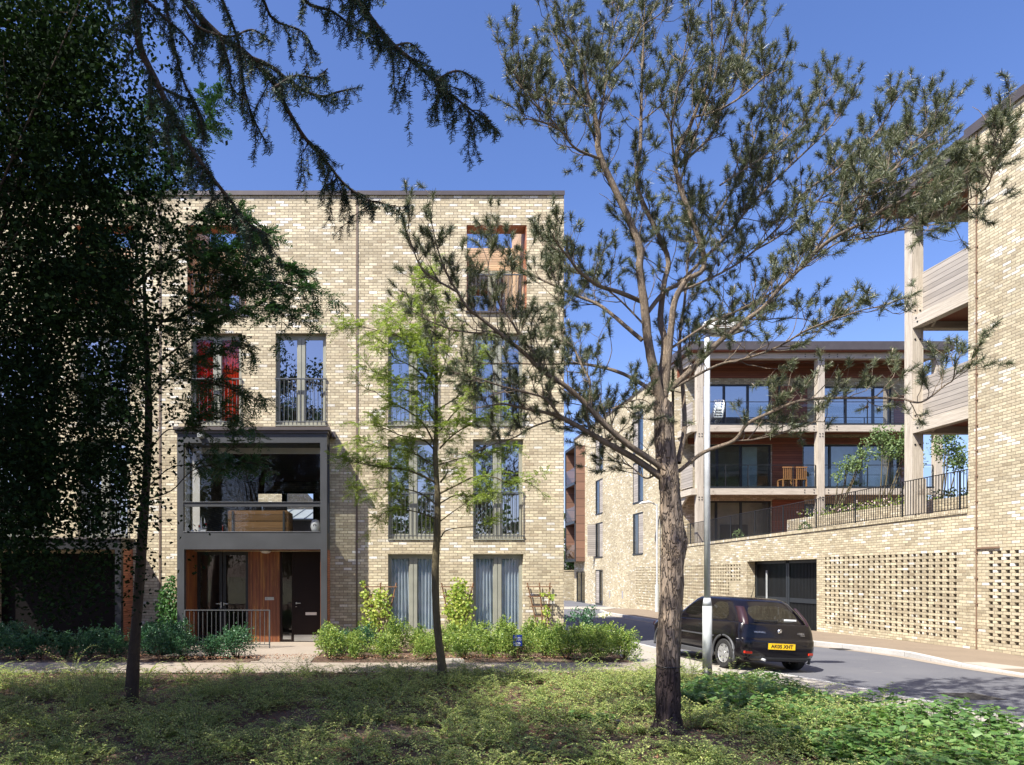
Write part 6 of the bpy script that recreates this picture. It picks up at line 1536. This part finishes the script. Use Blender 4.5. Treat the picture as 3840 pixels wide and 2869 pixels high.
# ---- ground cover: arching sprays with paired leaflets
def covered(x, y):                          # how full the planting is
    v = .72+.3*np.sin(x*1.1+.6*y)*np.sin(y*1.7-x*.5)
    v = np.where((y > 11.4) & (x < -.3), v*.35, v)
    v = np.where((y < 8.6) & (x > 1.2) & (x < 3.7) & (y > 6.9), v*.45, v)
    return np.clip(v, .05, 1)
def sprays(nc, x0, x1, y0, y1, per, L, pairs, ll, hmul=1.):       # low plants: arching leafy shoots spreading from each crown
    X = rng.uniform(x0, x1, nc*4); Y = rng.uniform(y0, y1, nc*4)
    ok = (rng.random(nc*4) < covered(X, Y)) & (X < np.interp(Y, [a for a,b in LK], [b for a,b in LK])-2.0)
    X = X[ok][:nc]; Y = Y[ok][:nc]; nc = len(X); size = rng.uniform(.55, 1.3, nc); idx = np.repeat(np.arange(nc), rng.integers(per//2, per*3//2, nc)); n = len(idx)
    a = rng.uniform(0, 6.283, n); off = rng.uniform(0, .12, n); dx = np.stack([np.cos(a), np.sin(a), np.zeros(n)], 1); side = np.cross(dx, [0,0,1.])
    Ls = L*rng.uniform(.45, 1.25, n)*size[idx]; el = rng.uniform(.15, 1.15, n); cur = rng.normal(size=n)*.35
    P0 = np.stack([X[idx], Y[idx], np.full(n, .03)], 1)+dx*off[:,None]; out = []; st = []; prev = P0
    for k in range(pairs+1):
        f = (k+1)/(pairs+1.); el_k = el-1.35*f*f; hor = np.cos(el_k)
        tg = dx*hor[:,None]+side*(cur*f)[:,None]*.6; tg[:,2] = np.sin(el_k)*hmul; tg = unit(tg)
        c = prev+tg*(Ls/(pairs+1))[:,None]; c[:,2] = np.maximum(c[:,2], .035)
        sw = side*.002; st.append(np.stack([prev-sw, prev+sw, c+sw, c-sw], 1)); prev = c
        if f < .12: continue
        s2 = unit(np.cross(tg, np.array([0,0,1.])+rng.normal(size=(n,3))*.15))
        for sg in (-1, 1):
            d = unit(s2*sg+tg*.35+[0,0,.2]+rng.normal(size=(n,3))*.15)*ll*rng.uniform(.8,1.15,(n,1))*(1.15-.5*f); w = unit(np.cross(d, np.array([0,0,1.])+rng.normal(size=(n,3))*.25))*ll*.25
            out.append(quads_leaf(c, d, w))
    return np.concatenate(out), np.concatenate(st)
q1, s1 = sprays(500, -8.5, 6.6, 8.2, 12.7, 18, .42, 13, .033)
q2, s2 = sprays(250, -4.6, 5.6, 5.3, 8.6, 20, .44, 16, .030)
q3, s3 = sprays(150, -7, 6.2, 6, 12.5, 12, .62, 17, .036, 1.2)
gc = leafobj('ground_cover', [q1, q2, q3], L_cover, None, (0,9,0)); gc.location = (0,9,0); gc['kind'] = 'stuff'
gs = leafobj('ground_cover_stems', [s1, s2, s3], B_rob, None, (0,9,0)); gs.location = (0,9,0); gs['kind'] = 'stuff'
# broad leaved herbs at the right front
def herbs(n, fn, ll, hmax):
    X, Y = fn(n); n = len(X); H_ = hmax*(.55+.45*np.sin(X*2.1+Y)*np.sin(Y*2.7))*np.interp(Y, [6, 9, 11], [1.1, .95, .55]); out = []; st = []
    for k in range(9):
        f = (k+1)/9; a = rng.uniform(0, 6.283, n); z = H_*f*rng.uniform(.9, 1.05, n); c = np.stack([X+rng.normal(size=n)*.02, Y+rng.normal(size=n)*.02, z], 1)
        d = unit(np.stack([np.cos(a), np.sin(a), .25*np.ones(n)-.6*(rng.random(n)-.3)], 1))*ll*(1.15-.55*f)*rng.uniform(.75, 1.2, n)[:,None]; s_ = unit(np.cross(d, [0,0,1.]+rng.normal(size=(n,3))*.3)); w = s_*ll*.40
        up = np.array([0,0,.006])
        # lobed leaf from two folded halves
        b = c+unit(d)*.015; tip = b+d; mid = b+d*.4-np.array([0,0,.01])
        out.append(np.stack([b, b+d*.28+w+up, b+d*.62+w*.62+up, tip], 1)); out.append(np.stack([b, tip, b+d*.62-w*.62+up, b+d*.28-w+up], 1))
    sw = np.array([.003,0,0]); p0 = np.stack([X, Y, np.zeros(n)], 1); p1 = p0+np.array([0,0,1.])*H_[:,None]; st.append(np.stack([p0-sw, p0+sw, p1+sw*.4, p1-sw*.4], 1))
    return np.concatenate(out), np.concatenate(st)
def herbpos(n):
    X = rng.uniform(3.5, 7.0, n*3); Y = rng.uniform(5.6, 11.4, n*3); k = np.interp(Y, [a for a,b in LK], [b for a,b in LK])-1.72
    ok = (X < k) & (X > 4.1-.0*Y+np.where(Y > 9, -.1*(Y-9), .28*(9-Y)*0)) & (X > 3.9) & (np.sin(X*3+Y*2)+1.35 > rng.random(n*3)*1.3)
    return X[ok][:n], Y[ok][:n]
hq, hs_ = herbs(1150, herbpos, .105, .47)
o = leafobj('broadleaf_ground_cover', [hq], L_herb, None, (5,8,0)); o.location = (5,8,0); o['kind'] = 'stuff'
o = leafobj('broadleaf_stems', [hs_], B_rob, None, (5,8,0)); o.location = (5,8,0); o['kind'] = 'stuff'
# scattered single plants near the pine
def herbat(x, y, s, label):
    t = thing('wild_plant', label, 'plant', (x,y,0)); q, st = herbs(9, lambda n: (x+rng.normal(size=n)*.12*s, y+rng.normal(size=n)*.1*s), .13*s, .42*s); leafobj('leaves', [q], L_herb, t, (x,y,0)); leafobj('stems', [st], B_rob, t, (x,y,0))
herbat(2.55, 8.5, 1., 'leafy green weed growing just left of the pine trunk')
m = MB(); m.tube([(2.66,8.05,0), (2.66,8.05,.13)], [.05,.06], 14); single(m, 'plant_pot', M_blk, 'small black plastic plant pot left of the pine base', 'plant pot', (2.66,8.05,0))
# fallen leaves and bark
n = 15000; X = rng.uniform(-8.5, 6.3, n); Y = 5.6+7.2*rng.random(n)**.8; ok = X < np.interp(Y, [a for a,b in LK], [b for a,b in LK])-1.85; X, Y = X[ok], Y[ok]
n2 = 4200; X = np.concatenate([X, rng.uniform(-9, 4.9, n2)]); Y = np.concatenate([Y, rng.uniform(14.45, 15.2, n2)]); n = len(X)
P = np.stack([X, Y, .055+.035*rng.random(n)], 1); d = unit(rng.normal(size=(n,3))*[1,1,.3])*rng.uniform(.02, .06, (n,1)); w = unit(np.cross(d, rng.normal(size=(n,3))*.3+[0,0,1.]))*rng.uniform(.006, .016, (n,1))
o = leafobj('leaf_litter', [quads_leaf(P, d, w)], L_litter, None, (0,9,0)); o.location = (0,9,0); o['kind'] = 'stuff'
